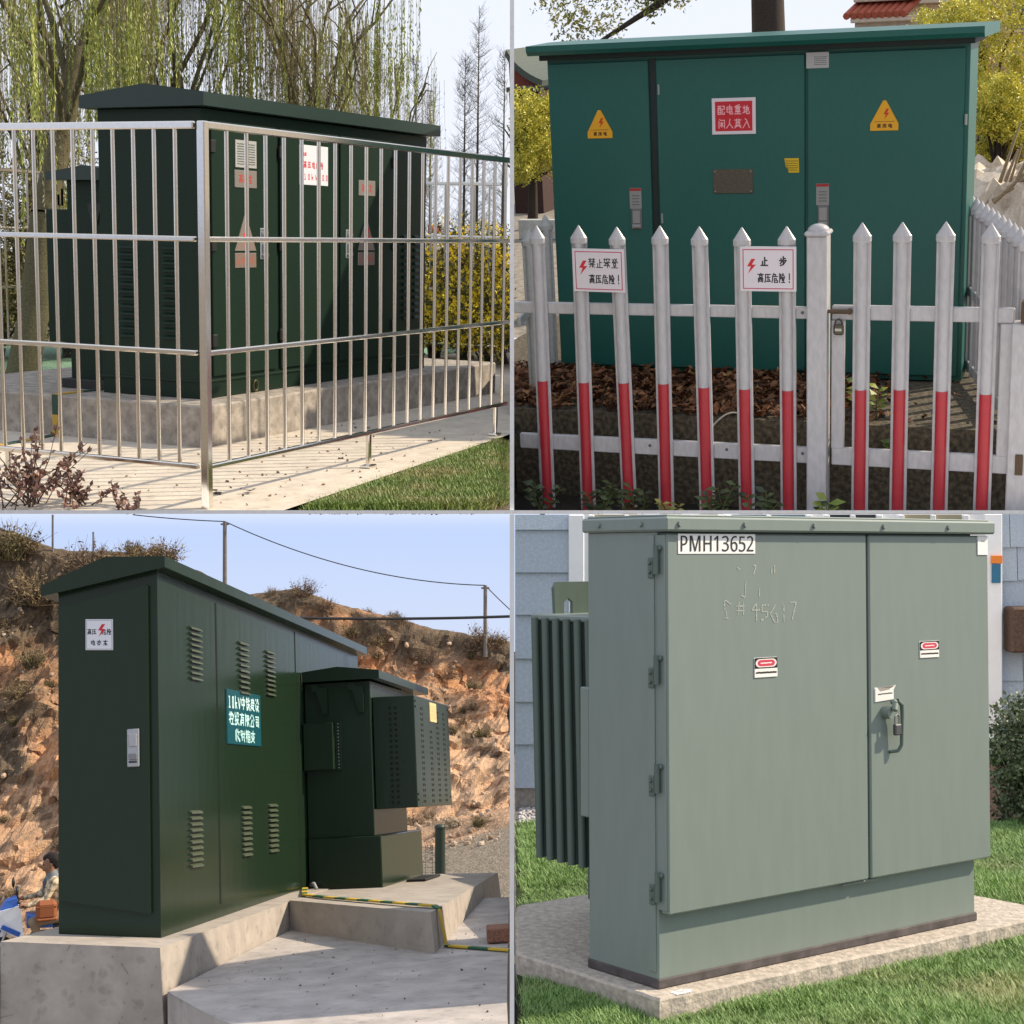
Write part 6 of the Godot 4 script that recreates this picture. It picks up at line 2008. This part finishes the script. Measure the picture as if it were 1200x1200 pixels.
# ================================================================ lower right: green pad cabinet on a lawn before a blue house
func lawn_yard():
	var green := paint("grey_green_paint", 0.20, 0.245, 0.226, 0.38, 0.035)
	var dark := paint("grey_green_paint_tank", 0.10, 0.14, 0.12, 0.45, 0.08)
	var steel := M("dull_steel", 0.32, 0.34, 0.33, 0.45, 0.8)
	var wear := V("worn_brown_base", 0.115, 0.10, 0.10, 0.8, 0.35, 0.6, 0.05)
	var U := 1.207
	var D := 0.2615
	var c := thing("pad_cabinet", "grey-green steel switch cabinet numbered PMH13652 on a concrete pad in the lawn", "electrical cabinet")
	var m := MB.new()
	m.span(Vector3(0, 0.02, -D), Vector3(U, 1.1, 0), 0.004)
	part("body", m, green, c)
	m = MB.new()
	m.span(Vector3(-0.004, 0.0, -D - 0.002), Vector3(U + 0.004, 0.024, 0.005), 0.003)
	part("worn_base_strip", m, wear, c)
	m = MB.new()
	m.span(Vector3(-0.012, 1.098, -D - 0.01), Vector3(U + 0.045, 1.134, 0.05), 0.005)
	m.span(Vector3(0.0, 1.134, -D), Vector3(U + 0.03, 1.139, 0.038), 0.002)
	part("lid", m, green, c)
	for x in [0.03, 0.25, 0.5, 0.77, 1.04]:
		m = MB.new()
		m.cyl(Vector3(x, 1.116, 0.05), Vector3(x, 1.116, 0.056), 0.0075, 0.006, 8)
		part("bolt", m, green, c)
	for z in [-0.04, -0.2]:
		m = MB.new()
		m.cyl(Vector3(-0.012, 1.116, z), Vector3(-0.018, 1.116, z), 0.0075, 0.006, 8)
		part("bolt", m, green, c)
	# two doors standing proud of the sill
	var left: MeshInstance3D
	for e in [[0.006, 0.722], [0.731, U + 0.033]]:
		m = MB.new()
		m.span(Vector3(e[0], 0.18, 0.002), Vector3(e[1], 1.094, 0.032), 0.004)
		var d := part("door", m, green, c)
		if left == null:
			left = d
	m = MB.new()
	m.span(Vector3(0.006, 0.19, -0.004), Vector3(0.0015, 1.09, 0.028), 0.001)
	m.span(Vector3(-0.004, 0.04, -0.03), Vector3(0.0, 1.09, -0.005), 0.001)
	part("corner_flange", m, green, c)
	for y in [1.03, 0.765, 0.505, 0.245]:
		m = MB.new()
		m.cyl(Vector3(-0.008, y - 0.035, 0.008), Vector3(-0.008, y + 0.035, 0.008), 0.007, 0.007, 8)
		m.box(Vector3(-0.005, y - 0.02, -0.014), Vector3(0.006, 0.05, 0.02), 0.002)
		m.ball(Vector3(-0.009, y - 0.03, -0.014), Vector3(0.005, 0.005, 0.005), 4)
		m.ball(Vector3(-0.009, y - 0.008, -0.014), Vector3(0.005, 0.005, 0.005), 4)
		m.ball(Vector3(-0.003, y + 0.028, 0.016), Vector3(0.006, 0.007, 0.006), 4)
		part("hinge", m, dark, c)
	# sagging lip at the foot of the doors
	m = MB.new()
	m.box(Vector3(0.70, 0.174, 0.012), Vector3(0.14, 0.006, 0.02), 0.002)
	part("latch_lip", m, green, c)
	# handle bar, hub, padlock
	m = MB.new()
	m.tube([Vector3(0.798, 0.645, 0.045), Vector3(0.812, 0.65, 0.056), Vector3(0.828, 0.637, 0.058), Vector3(0.832, 0.612, 0.056), Vector3(0.832, 0.53, 0.053), Vector3(0.824, 0.514, 0.048), Vector3(0.805, 0.511, 0.034)], 0.006, 0.0045, 8)
	var hd := part("handle", m, dark, c)
	m = MB.new()
	m.cyl(Vector3(0.79, 0.618, 0.032), Vector3(0.79, 0.618, 0.056), 0.018, 0.016, 14)
	m.tube([Vector3(0.79, 0.625, 0.066), Vector3(0.80, 0.642, 0.06), Vector3(0.805, 0.648, 0.05)], 0.008, 0.008, 8)
	part("hub", m, green, hd)
	m = MB.new()
	m.tube([Vector3(0.803, 0.585, 0.056), Vector3(0.803, 0.608, 0.056), Vector3(0.812, 0.614, 0.056), Vector3(0.82, 0.606, 0.056), Vector3(0.82, 0.585, 0.056)], 0.003, 0.003, 6)
	part("shackle", m, steel, hd)
	m = MB.new()
	m.box(Vector3(0.811, 0.572, 0.056), Vector3(0.026, 0.03, 0.012), 0.003)
	part("padlock", m, M("lead_grey", 0.09, 0.09, 0.1, 0.5, 0.3), hd)
	# the number plate
	var white := M("white_sticker", 0.85, 0.85, 0.84, 0.5)
	m = MB.new()
	m.box(Vector3(0.172, 1.0685, 0.033), Vector3(0.262, 0.049, 0.0016), 0.0004)
	var plate := part("number_plate", m, white, c)
	var font := SystemFont.new()
	font.font_names = PackedStringArray(["Droid Sans"])
	var tm := TextMesh.new()
	tm.font = font; tm.text = "PMH13652"; tm.font_size = 64; tm.pixel_size = 0.00083; tm.depth = 0.0008
	tm.curve_step = 1.0
	part("number", tm, M("black_print", 0.02, 0.02, 0.02, 0.6), plate, Vector3(0.172, 1.0685, 0.0345), Basis.IDENTITY.scaled(Vector3(0.98, 1.0, 1.0)))
	# chalk writing, each stroke a faint rubbed line on the paint
	var chalk := M("chalk", 0.40, 0.43, 0.39, 0.95)
	var words := [[0.19, 0.935, 0.042, "6321121525391949"], [0.232, 0.93, 0.042, "3127 6167 1373 1575"], [0.285, 0.925, 0.038, "511484 5159"], [0.318, 0.92, 0.036, "812124747618"], [0.352, 0.92, 0.034, "611559897555"], [0.388, 0.92, 0.03, "5159"], [0.418, 0.925, 0.036, "118149"],
		[0.235, 1.015, 0.04, "1121224141"], [0.28, 1.02, 0.03, "518155"], [0.345, 1.02, 0.03, "5155 8185"], [0.25, 0.985, 0.03, "615918"], [0.30, 0.985, 0.03, "5559"]]
	for w in words:
		m = MB.new()
		for s in str(w[3]).split(" "):
			for i in range(0, s.length() - 3, 2):
				var a := Vector3(w[0] + int(s[i]) * w[2] / 9.0, w[1] - int(s[i + 1]) * 0.05 / 9.0, 0.0328)
				var b := Vector3(w[0] + int(s[i + 2]) * w[2] / 9.0, w[1] - int(s[i + 3]) * 0.05 / 9.0, 0.0328)
				for q in 5:
					if rng.randf() < 0.08:
						continue
					var p0 := a.lerp(b, q / 5.0)
					var p1 := a.lerp(b, (q + 0.9) / 5.0)
					var sd := (p1 - p0).cross(Vector3.BACK).normalized() * rng.randf_range(0.0009, 0.0021)
					m.quad(p0 - sd, p0 + sd, p1 + sd, p1 - sd, Vector3.BACK)
		if m.v.size():
			part("chalk_mark", m, chalk, left)
	# small danger stickers
	var im := blank(112, 96, Color(0.92, 0.91, 0.9))
	fill_poly(im, PackedVector2Array([Vector2(0, 0), Vector2(112, 0), Vector2(112, 52), Vector2(0, 52)]), Color(0.08, 0.08, 0.09))
	for x in range(24, 89):
		dab(im, Vector2(x, 26), Vector2(x, 26), 40, Color(0.93, 0.88, 0.88))
	for x in range(28, 85):
		dab(im, Vector2(x, 26), Vector2(x, 26), 30, Color(0.78, 0.25, 0.33))
	scribble(im, 30, 18, 52, 16, 1, Color(0.96, 0.92, 0.92))
	scribble(im, 8, 60, 96, 26, 1, Color(0.15, 0.15, 0.16))
	var danger := printed("danger_print", im)
	sign_plate("danger_sticker", c, frame(Vector3(0.338, 0.758, 0.032), Vector3.RIGHT, Vector3.UP), 0.082, 0.05, 0.001, white, danger)
	sign_plate("danger_sticker", c, frame(Vector3(0.975, 0.78, 0.032), Vector3.RIGHT, Vector3.UP), 0.082, 0.046, 0.001, white, danger)
	im = blank(96, 64, Color(0.9, 0.9, 0.88))
	scribble(im, 14, 24, 64, 16, 1, Color(0.3, 0.3, 0.3))
	fill_poly(im, PackedVector2Array([Vector2(10, 2), Vector2(84, 2), Vector2(64, 16), Vector2(22, 20)]), Color(0.6, 0.58, 0.56))
	sign_plate("torn_tag", c, frame(Vector3(0.79, 0.668, 0.032), Vector3(1, 0.03, 0), Vector3.UP), 0.085, 0.04, 0.001, white, printed("tag_print", im), PackedVector2Array([Vector2(-0.042, 0.019), Vector2(0.028, 0.014), Vector2(0.044, 0.02), Vector2(0.034, 0.008), Vector2(0.035, -0.018), Vector2(-0.042, -0.02)]))
	im = blank(48, 64, Color(0.92, 0.92, 0.92))
	scribble(im, 16, 12, 16, 10, 1, Color(0.55, 0.55, 0.56))
	sign_plate("white_sticker", c, frame(Vector3(1.213, 1.066, 0.032), Vector3.RIGHT, Vector3.UP), 0.046, 0.054, 0.001, white, printed("sticker_print", im))
	# faint run-off streaks below the chalk
	# ---- the tank behind, with its radiator
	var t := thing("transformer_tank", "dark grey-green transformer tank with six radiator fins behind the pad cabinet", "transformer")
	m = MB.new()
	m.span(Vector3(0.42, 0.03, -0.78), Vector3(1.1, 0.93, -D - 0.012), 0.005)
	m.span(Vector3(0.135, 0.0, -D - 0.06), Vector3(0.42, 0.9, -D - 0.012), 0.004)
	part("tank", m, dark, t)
	m = MB.new()
	m.span(Vector3(0.03, 0.868, -0.54), Vector3(0.22, 0.885, -D - 0.02), 0.004)
	part("header", m, green, t)
	for k in 6:
		var z := -D - 0.03 - 0.045 * k
		m = MB.new()
		m.hexa([Vector3(0.045, 0.235, z - 0.007), Vector3(0.22, 0.235, z - 0.012), Vector3(0.22, 0.235, z + 0.012), Vector3(0.045, 0.235, z + 0.007)], [Vector3(0.03, 0.875, z - 0.007), Vector3(0.22, 0.875, z - 0.012), Vector3(0.22, 0.875, z + 0.012), Vector3(0.03, 0.875, z + 0.007)])
		m.cyl(Vector3(0.028, 0.875, z), Vector3(0.043, 0.235, z), 0.011, 0.011, 8)
		part("radiator_fin", m, dark, t)
	m = MB.new()
	m.span(Vector3(0.006, 0.375, -D - 0.04), Vector3(0.21, 0.705, -D - 0.004), 0.003)
	part("cable_cover", m, green, t)
	m = MB.new()
	m.poly(PackedVector2Array([Vector2(0, 0), Vector2(0.03, 0), Vector2(0.03, 0.03), Vector2(0.045, 0.042), Vector2(0.06, 0.03), Vector2(0.06, 0), Vector2(0.12, 0), Vector2(0.12, 0.085), Vector2(0.005, 0.085), Vector2(-0.004, 0.07)]), frame(Vector3(0.075, 0.885, -0.5), Vector3.RIGHT, Vector3.UP), 0.012)
	m.span(Vector3(0.15, 0.87, -0.51), Vector3(0.2, 0.965, -0.49), 0.003)
	part("lifting_lug", m, dark, t)
	m = MB.new()
	m.span(Vector3(0.085, 0.045, -D - 0.1), Vector3(0.2, 0.052, -D - 0.02))
	m.span(Vector3(0.085, 0.0, -D - 0.1), Vector3(0.2, 0.006, -D - 0.02))
	m.span(Vector3(0.19, 0.0, -D - 0.1), Vector3(0.2, 0.05, -D - 0.02))
	part("skid_channel", m, dark, t)
	# ---- pad
	var conc := V("pale_concrete", 0.58, 0.51, 0.44, 0.9, 0.25, 0.5, 0.2, 0.03)
	var padtop := clip([Vector3(-0.055, 0, 0.066), Vector3(1.5, 0, 0.085), Vector3(1.475, 0, -0.95), Vector3(-0.055, 0, -0.95)], Vector3.RIGHT, 0.012)
	m = MB.new()
	var rim := []
	for i in padtop.size():
		var a: Vector3 = padtop[i]
		var b: Vector3 = padtop[(i + 1) % padtop.size()]
		for k in 40:
			rim.append(a.lerp(b, k / 40.0) + Vector3(rng.randf_range(-0.003, 0.003), 0, rng.randf_range(-0.004, 0.004)))
	var mid := Vector3(0.7, 0, -0.4)
	for i in rim.size():
		var a: Vector3 = rim[i]
		var b: Vector3 = rim[(i + 1) % rim.size()]
		var o := (b - a).cross(Vector3.UP)
		var ca := (a - mid).normalized() * 0.006
		m.tri(mid, a - ca, b - ca, Vector3.UP)
		m.quad(a - ca, b - ca, b + Vector3(0, -0.006, 0), a + Vector3(0, -0.006, 0), Vector3.UP - ca.normalized() * -1.0)
		m.quad(a + Vector3(0, -0.006, 0), b + Vector3(0, -0.006, 0), b + Vector3(0, -0.12, 0), a + Vector3(0, -0.12, 0), a - mid)
	struct("concrete_pad", m, conc)
	m = MB.new()
	for i in 7:
		m.box(Vector3(0.0 + 0.011 * (i % 4) + 0.01, 0.001, 0.056 - 0.007 * (i / 4)), Vector3(0.02, 0.003, 0.016), 0.001, Basis(Vector3.UP, i * 1.3))
	solo("plaster_splash", m, M("white_splash", 0.85, 0.86, 0.85, 0.8), "white paint splash on the near corner of the concrete pad", "stain")
	# ---- lawn
	var far := []
	for e in [[-1.5, 1.6], [1.6, 1.6], [8.0, -2.0], [4.0, -6.5], [-1.5, -4.0]]:
		far.append(Vector3(e[0], -0.055, e[1]))
	far = clip(far, Vector3.BACK, -6.66)
	sheet("lawn_soil", far, V("lawn_soil", 0.05, 0.075, 0.022, 0.95, 0.5, 0.3, 0.6, 0.04), 0.0, false, 1.0)
	var clump := blade_clump(14, 0.028, 0.043, 0.0028)
	var gm := leafy("grass_blades", 0.55, 0.45)
	var ts := []
	var cols := []
	var tone := FastNoiseLite.new()
	tone.seed = 3; tone.frequency = 1.6
	while ts.size() < 25000:
		var x := rng.randf_range(-1.3, 4.6)
		var z := rng.randf_range(-4.2, 1.0)
		if x > -0.06 and x < 1.49 and z > -0.955 and z < 0.08:
			continue
		var w := P * Vector3(x, -0.055, z)
		if w.x < 0.045 or w.z > -3.6 or w.z < -6.62 or w.x > -w.z * 0.45:
			continue
		if rng.randf() > clampf(5.2 / pow(-w.z, 1.25), 0.25, 1.0):
			continue
		var k := tone.get_noise_2d(x * 1.2, z * 1.2)
		var dry := clampf(tone.get_noise_2d(x * 0.8 + 40, z * 0.8) * 2.2 + (0.25 if z > 0.3 else -0.35), 0, 1)
		var s := rng.randf_range(0.55, 1.05) * (0.85 + 0.5 * k)
		if x < -0.02 or z > 0.22:
			s *= 0.95
		ts.append(Transform3D(Basis(Vector3.UP, rng.randf() * TAU).scaled(Vector3(1, s, 1)), Vector3(x, -0.058, z)))
		var base := Color(0.17, 0.31, 0.075).lerp(Color(0.26, 0.40, 0.13), rng.randf()).lerp(Color(0.46, 0.44, 0.22), dry * rng.randf_range(0.3, 0.9))
		cols.append(base * (1.0 + 0.3 * k))
	var g := copies("lawn_grass", clump, gm, ts, cols)
	tag(g, "bright green mown grass growing all round the concrete pad", "grass")
	g.set_meta("kind", "stuff")
	blue_house()

func blue_house():
	P = Transform3D.IDENTITY
	var blue := V("blue_grey_shingle", 0.44, 0.51, 0.60, 0.75, 0.10, 0.35, 0.12, 0.03)
	var blue2 := V("blue_grey_shingle_paler", 0.46, 0.53, 0.61, 0.75, 0.10, 0.3, 0.12, 0.03)
	var white := V("white_trim", 0.9, 0.9, 0.9, 0.5, 0.03, 1.0)
	var h := thing("blue_house", "house clad in blue-grey shingles with white corner boards behind the pad cabinet", "house", Vector3(1.0, -1.3, -8.0))
	var o := -Vector3(1.0, -1.3, -8.0)
	var m := MB.new()
	m.span(o + Vector3(0.014, -1.26, -7.24), o + Vector3(0.30, -0.012, -7.16))
	part("wall", m, blue, h)
	m = MB.new()
	m.span(o + Vector3(2.75, -1.7, -9.7), o + Vector3(4.2, -0.012, -9.26))
	part("wall", m, blue, h)
	m = MB.new()
	m.span(o + Vector3(0.30, -1.5, -8.9), o + Vector3(2.42, -0.012, -8.3))
	part("porch_wall", m, white, h)
	# shingles, each its own; courses overlap the one below
	for wall in [[0.014, 0.248, -7.16, -1.215, 0.19, 0.16, 7], [2.765, 3.4, -9.26, -1.72, 0.19, 0.145, 9]]:
		for r in wall[6]:
			var y: float = wall[3] + r * wall[4]
			var x: float = wall[0]
			var n := 0
			x -= (r % 3) * 0.05 if wall[0] > 1 else 0.0
			while x < wall[1]:
				var w := rng.randf_range(0.12, 0.22)
				if wall[0] < 1:
					w = [0.24, 0.24, 0.24, 0.14][r % 4] if n == 0 else 0.2
				n += 1
				var a := maxf(x, wall[0])
				var b: float = minf(x + w - 0.004, wall[1])
				x += w
				if b - a < 0.01:
					continue
				var top := minf(y + wall[4] + 0.012, -0.012)
				var z: float = wall[2]
				var dy := rng.randf_range(-0.003, 0.003)
				m = MB.new()
				m.hexa([o + Vector3(a, y + dy, z - 0.002), o + Vector3(b, y + dy, z - 0.002), o + Vector3(b, y + dy, z + 0.022), o + Vector3(a, y + dy, z + 0.022)], [o + Vector3(a, top, z - 0.002), o + Vector3(b, top, z - 0.002), o + Vector3(b, top, z + 0.006), o + Vector3(a, top, z + 0.006)])
				part("shingle", m, blue if rng.randf() < 0.55 else blue2, h)
	m = MB.new()
	m.span(o + Vector3(0.249, -1.225, -7.17), o + Vector3(0.318, -0.012, -7.125), 0.004)
	part("corner_board", m, white, h)
	m = MB.new()
	m.span(o + Vector3(2.665, -1.6, -9.2), o + Vector3(2.768, -0.012, -9.15), 0.004)
	part("corner_board", m, white, h)
	m = MB.new()
	m.span(o + Vector3(2.70, -0.29, -9.145), o + Vector3(2.765, -0.245, -9.135), 0.002)
	part("orange_sticker", m, M("orange_sticker", 0.85, 0.24, 0.03, 0.5), h)
	m = MB.new()
	m.span(o + Vector3(2.705, -0.40, -9.145), o + Vector3(2.755, -0.292, -9.136), 0.002)
	part("blue_sticker", m, M("blue_sticker", 0.03, 0.16, 0.28, 0.5), h)
	m = MB.new()
	m.span(o + Vector3(0.014, -1.42, -7.25), o + Vector3(0.30, -1.215, -7.15))
	part("foundation", m, V("foundation_block", 0.36, 0.33, 0.30, 0.9, 0.25, 0.3, 0.1), h)
	# porch windows just above the cabinet
	for e in [[0.42, 0.75, 0], [0.8, 1.05, 1], [1.62, 1.86, 2], [2.0, 2.3, 0], [1.12, 1.5, 3]]:
		m = MB.new()
		m.span(o + Vector3(e[0] - 0.03, -0.6, -8.31), o + Vector3(e[0], -0.015, -8.26), 0.003)
		m.span(o + Vector3(e[1], -0.6, -8.31), o + Vector3(e[1] + 0.03, -0.015, -8.26), 0.003)
		m.span(o + Vector3((e[0] + e[1]) * 0.5 - 0.012, -0.6, -8.31), o + Vector3((e[0] + e[1]) * 0.5 + 0.012, -0.015, -8.265), 0.003)
		m.span(o + Vector3(e[0] - 0.05, -0.66, -8.31), o + Vector3(e[1] + 0.05, -0.6, -8.24), 0.004)
		var w := part("window", m, white, h)
		m = MB.new()
		m.span(o + Vector3(e[0], -0.6, -8.298), o + Vector3(e[1], -0.014, -8.292))
		part("curtain" if e[2] != 2 else "pane", m, [M("tan_curtain", 0.42, 0.37, 0.24, 0.9), M("tan_curtain", 0.42, 0.37, 0.24, 0.9), M("dark_pane", 0.012, 0.014, 0.016, 0.08), M("blue_shade", 0.2, 0.28, 0.33, 0.6)][e[2]], w)
	# meter box
	m = MB.new()
	m.span(Vector3(2.80, -0.79, -9.24), Vector3(3.06, -0.535, -9.08), 0.012)
	solo("meter_box", m, V("rusty_brown_box", 0.15, 0.085, 0.055, 0.8, 0.35, 0.25, 0.05), "rusty brown box fixed to the blue shingle wall at the right", "meter box")
	# gravel strip and mulch
	m = MB.new()
	m.quad(Vector3(0.014, -1.325, -6.655), Vector3(0.6, -1.325, -6.655), Vector3(0.6, -1.295, -7.4), Vector3(0.014, -1.295, -7.4), Vector3.UP)
	struct("gravel_bed", m, V("gravel_base", 0.3, 0.28, 0.28, 0.9, 0.4, 0.1, 0.5))
	m = MB.new()
	m.ball(Vector3.ZERO, Vector3(1, 0.6, 0.8), 3)
	var ts := []
	var cols := []
	for i in 1100:
		ts.append(Transform3D(rot(rng.randf_range(0.007, 0.016)), Vector3(rng.randf_range(0.03, 0.5), -1.31, rng.randf_range(-7.15, -6.7))))
		cols.append(gray(rng.randf_range(0.22, 0.6)) * Color(1.0, 0.95, 0.95))
	var g := copies("gravel_stones", m.mesh(), leafy("pebble", 0.9, 0.0), ts, cols)
	tag(g, "pale grey gravel along the foot of the blue house wall", "gravel")
	g.set_meta("kind", "stuff")
	m = MB.new()
	m.span(Vector3(0.014, -1.40, -6.665), Vector3(0.5, -1.30, -6.635), 0.006)
	solo("edging_board", m, V("weathered_timber", 0.33, 0.24, 0.14, 0.9, 0.4, 0.2, 0.1), "weathered timber edging between the lawn and the gravel strip", "edging")
	m = MB.new()
	m.quad(Vector3(1.75, -1.355, -6.45), Vector3(3.2, -1.355, -6.4), Vector3(3.2, -1.36, -9.1), Vector3(1.6, -1.36, -9.1), Vector3.UP)
	struct("mulch_bed", m, V("red_mulch", 0.16, 0.055, 0.035, 0.95, 0.6, 0.12, 0.8, 0.05))
	# round shrub by the right corner of the house
	var s := thing("boxwood_shrub", "round small-leaved green shrub on red mulch at the house corner", "shrub", Vector3(2.28, -1.36, -6.75))
	m = MB.new()
	for i in 9:
		var d := Vector3(rng.randf_range(-0.16, 0.16), rng.randf_range(0.2, 0.45), rng.randf_range(-0.16, 0.16))
		m.tube([Vector3(rng.randf_range(-0.03, 0.03), 0, 0), d * 0.5 + Vector3(0, 0.03, 0), d], 0.012, 0.004, 5)
	part("stem", m, V("shrub_bark", 0.07, 0.05, 0.035, 0.9, 0.4, 0.1), s)
	crown("foliage", [[Vector3(0, 0.42, 0), 0.27], [Vector3(-0.13, 0.34, 0.08), 0.22], [Vector3(0.14, 0.3, 0.1), 0.24], [Vector3(0, 0.2, 0.1), 0.24], [Vector3(0.22, 0.42, 0), 0.22], [Vector3(0.15, 0.12, 0.1), 0.2], [Vector3(-0.1, 0.14, 0.1), 0.18]], 11000, leaf_cluster(16, 0.5, 0.3), 0.042, Color(0.05, 0.08, 0.03), Color(0.26, 0.30, 0.17), leafy("boxwood_leaf", 0.5, 0.2), s)
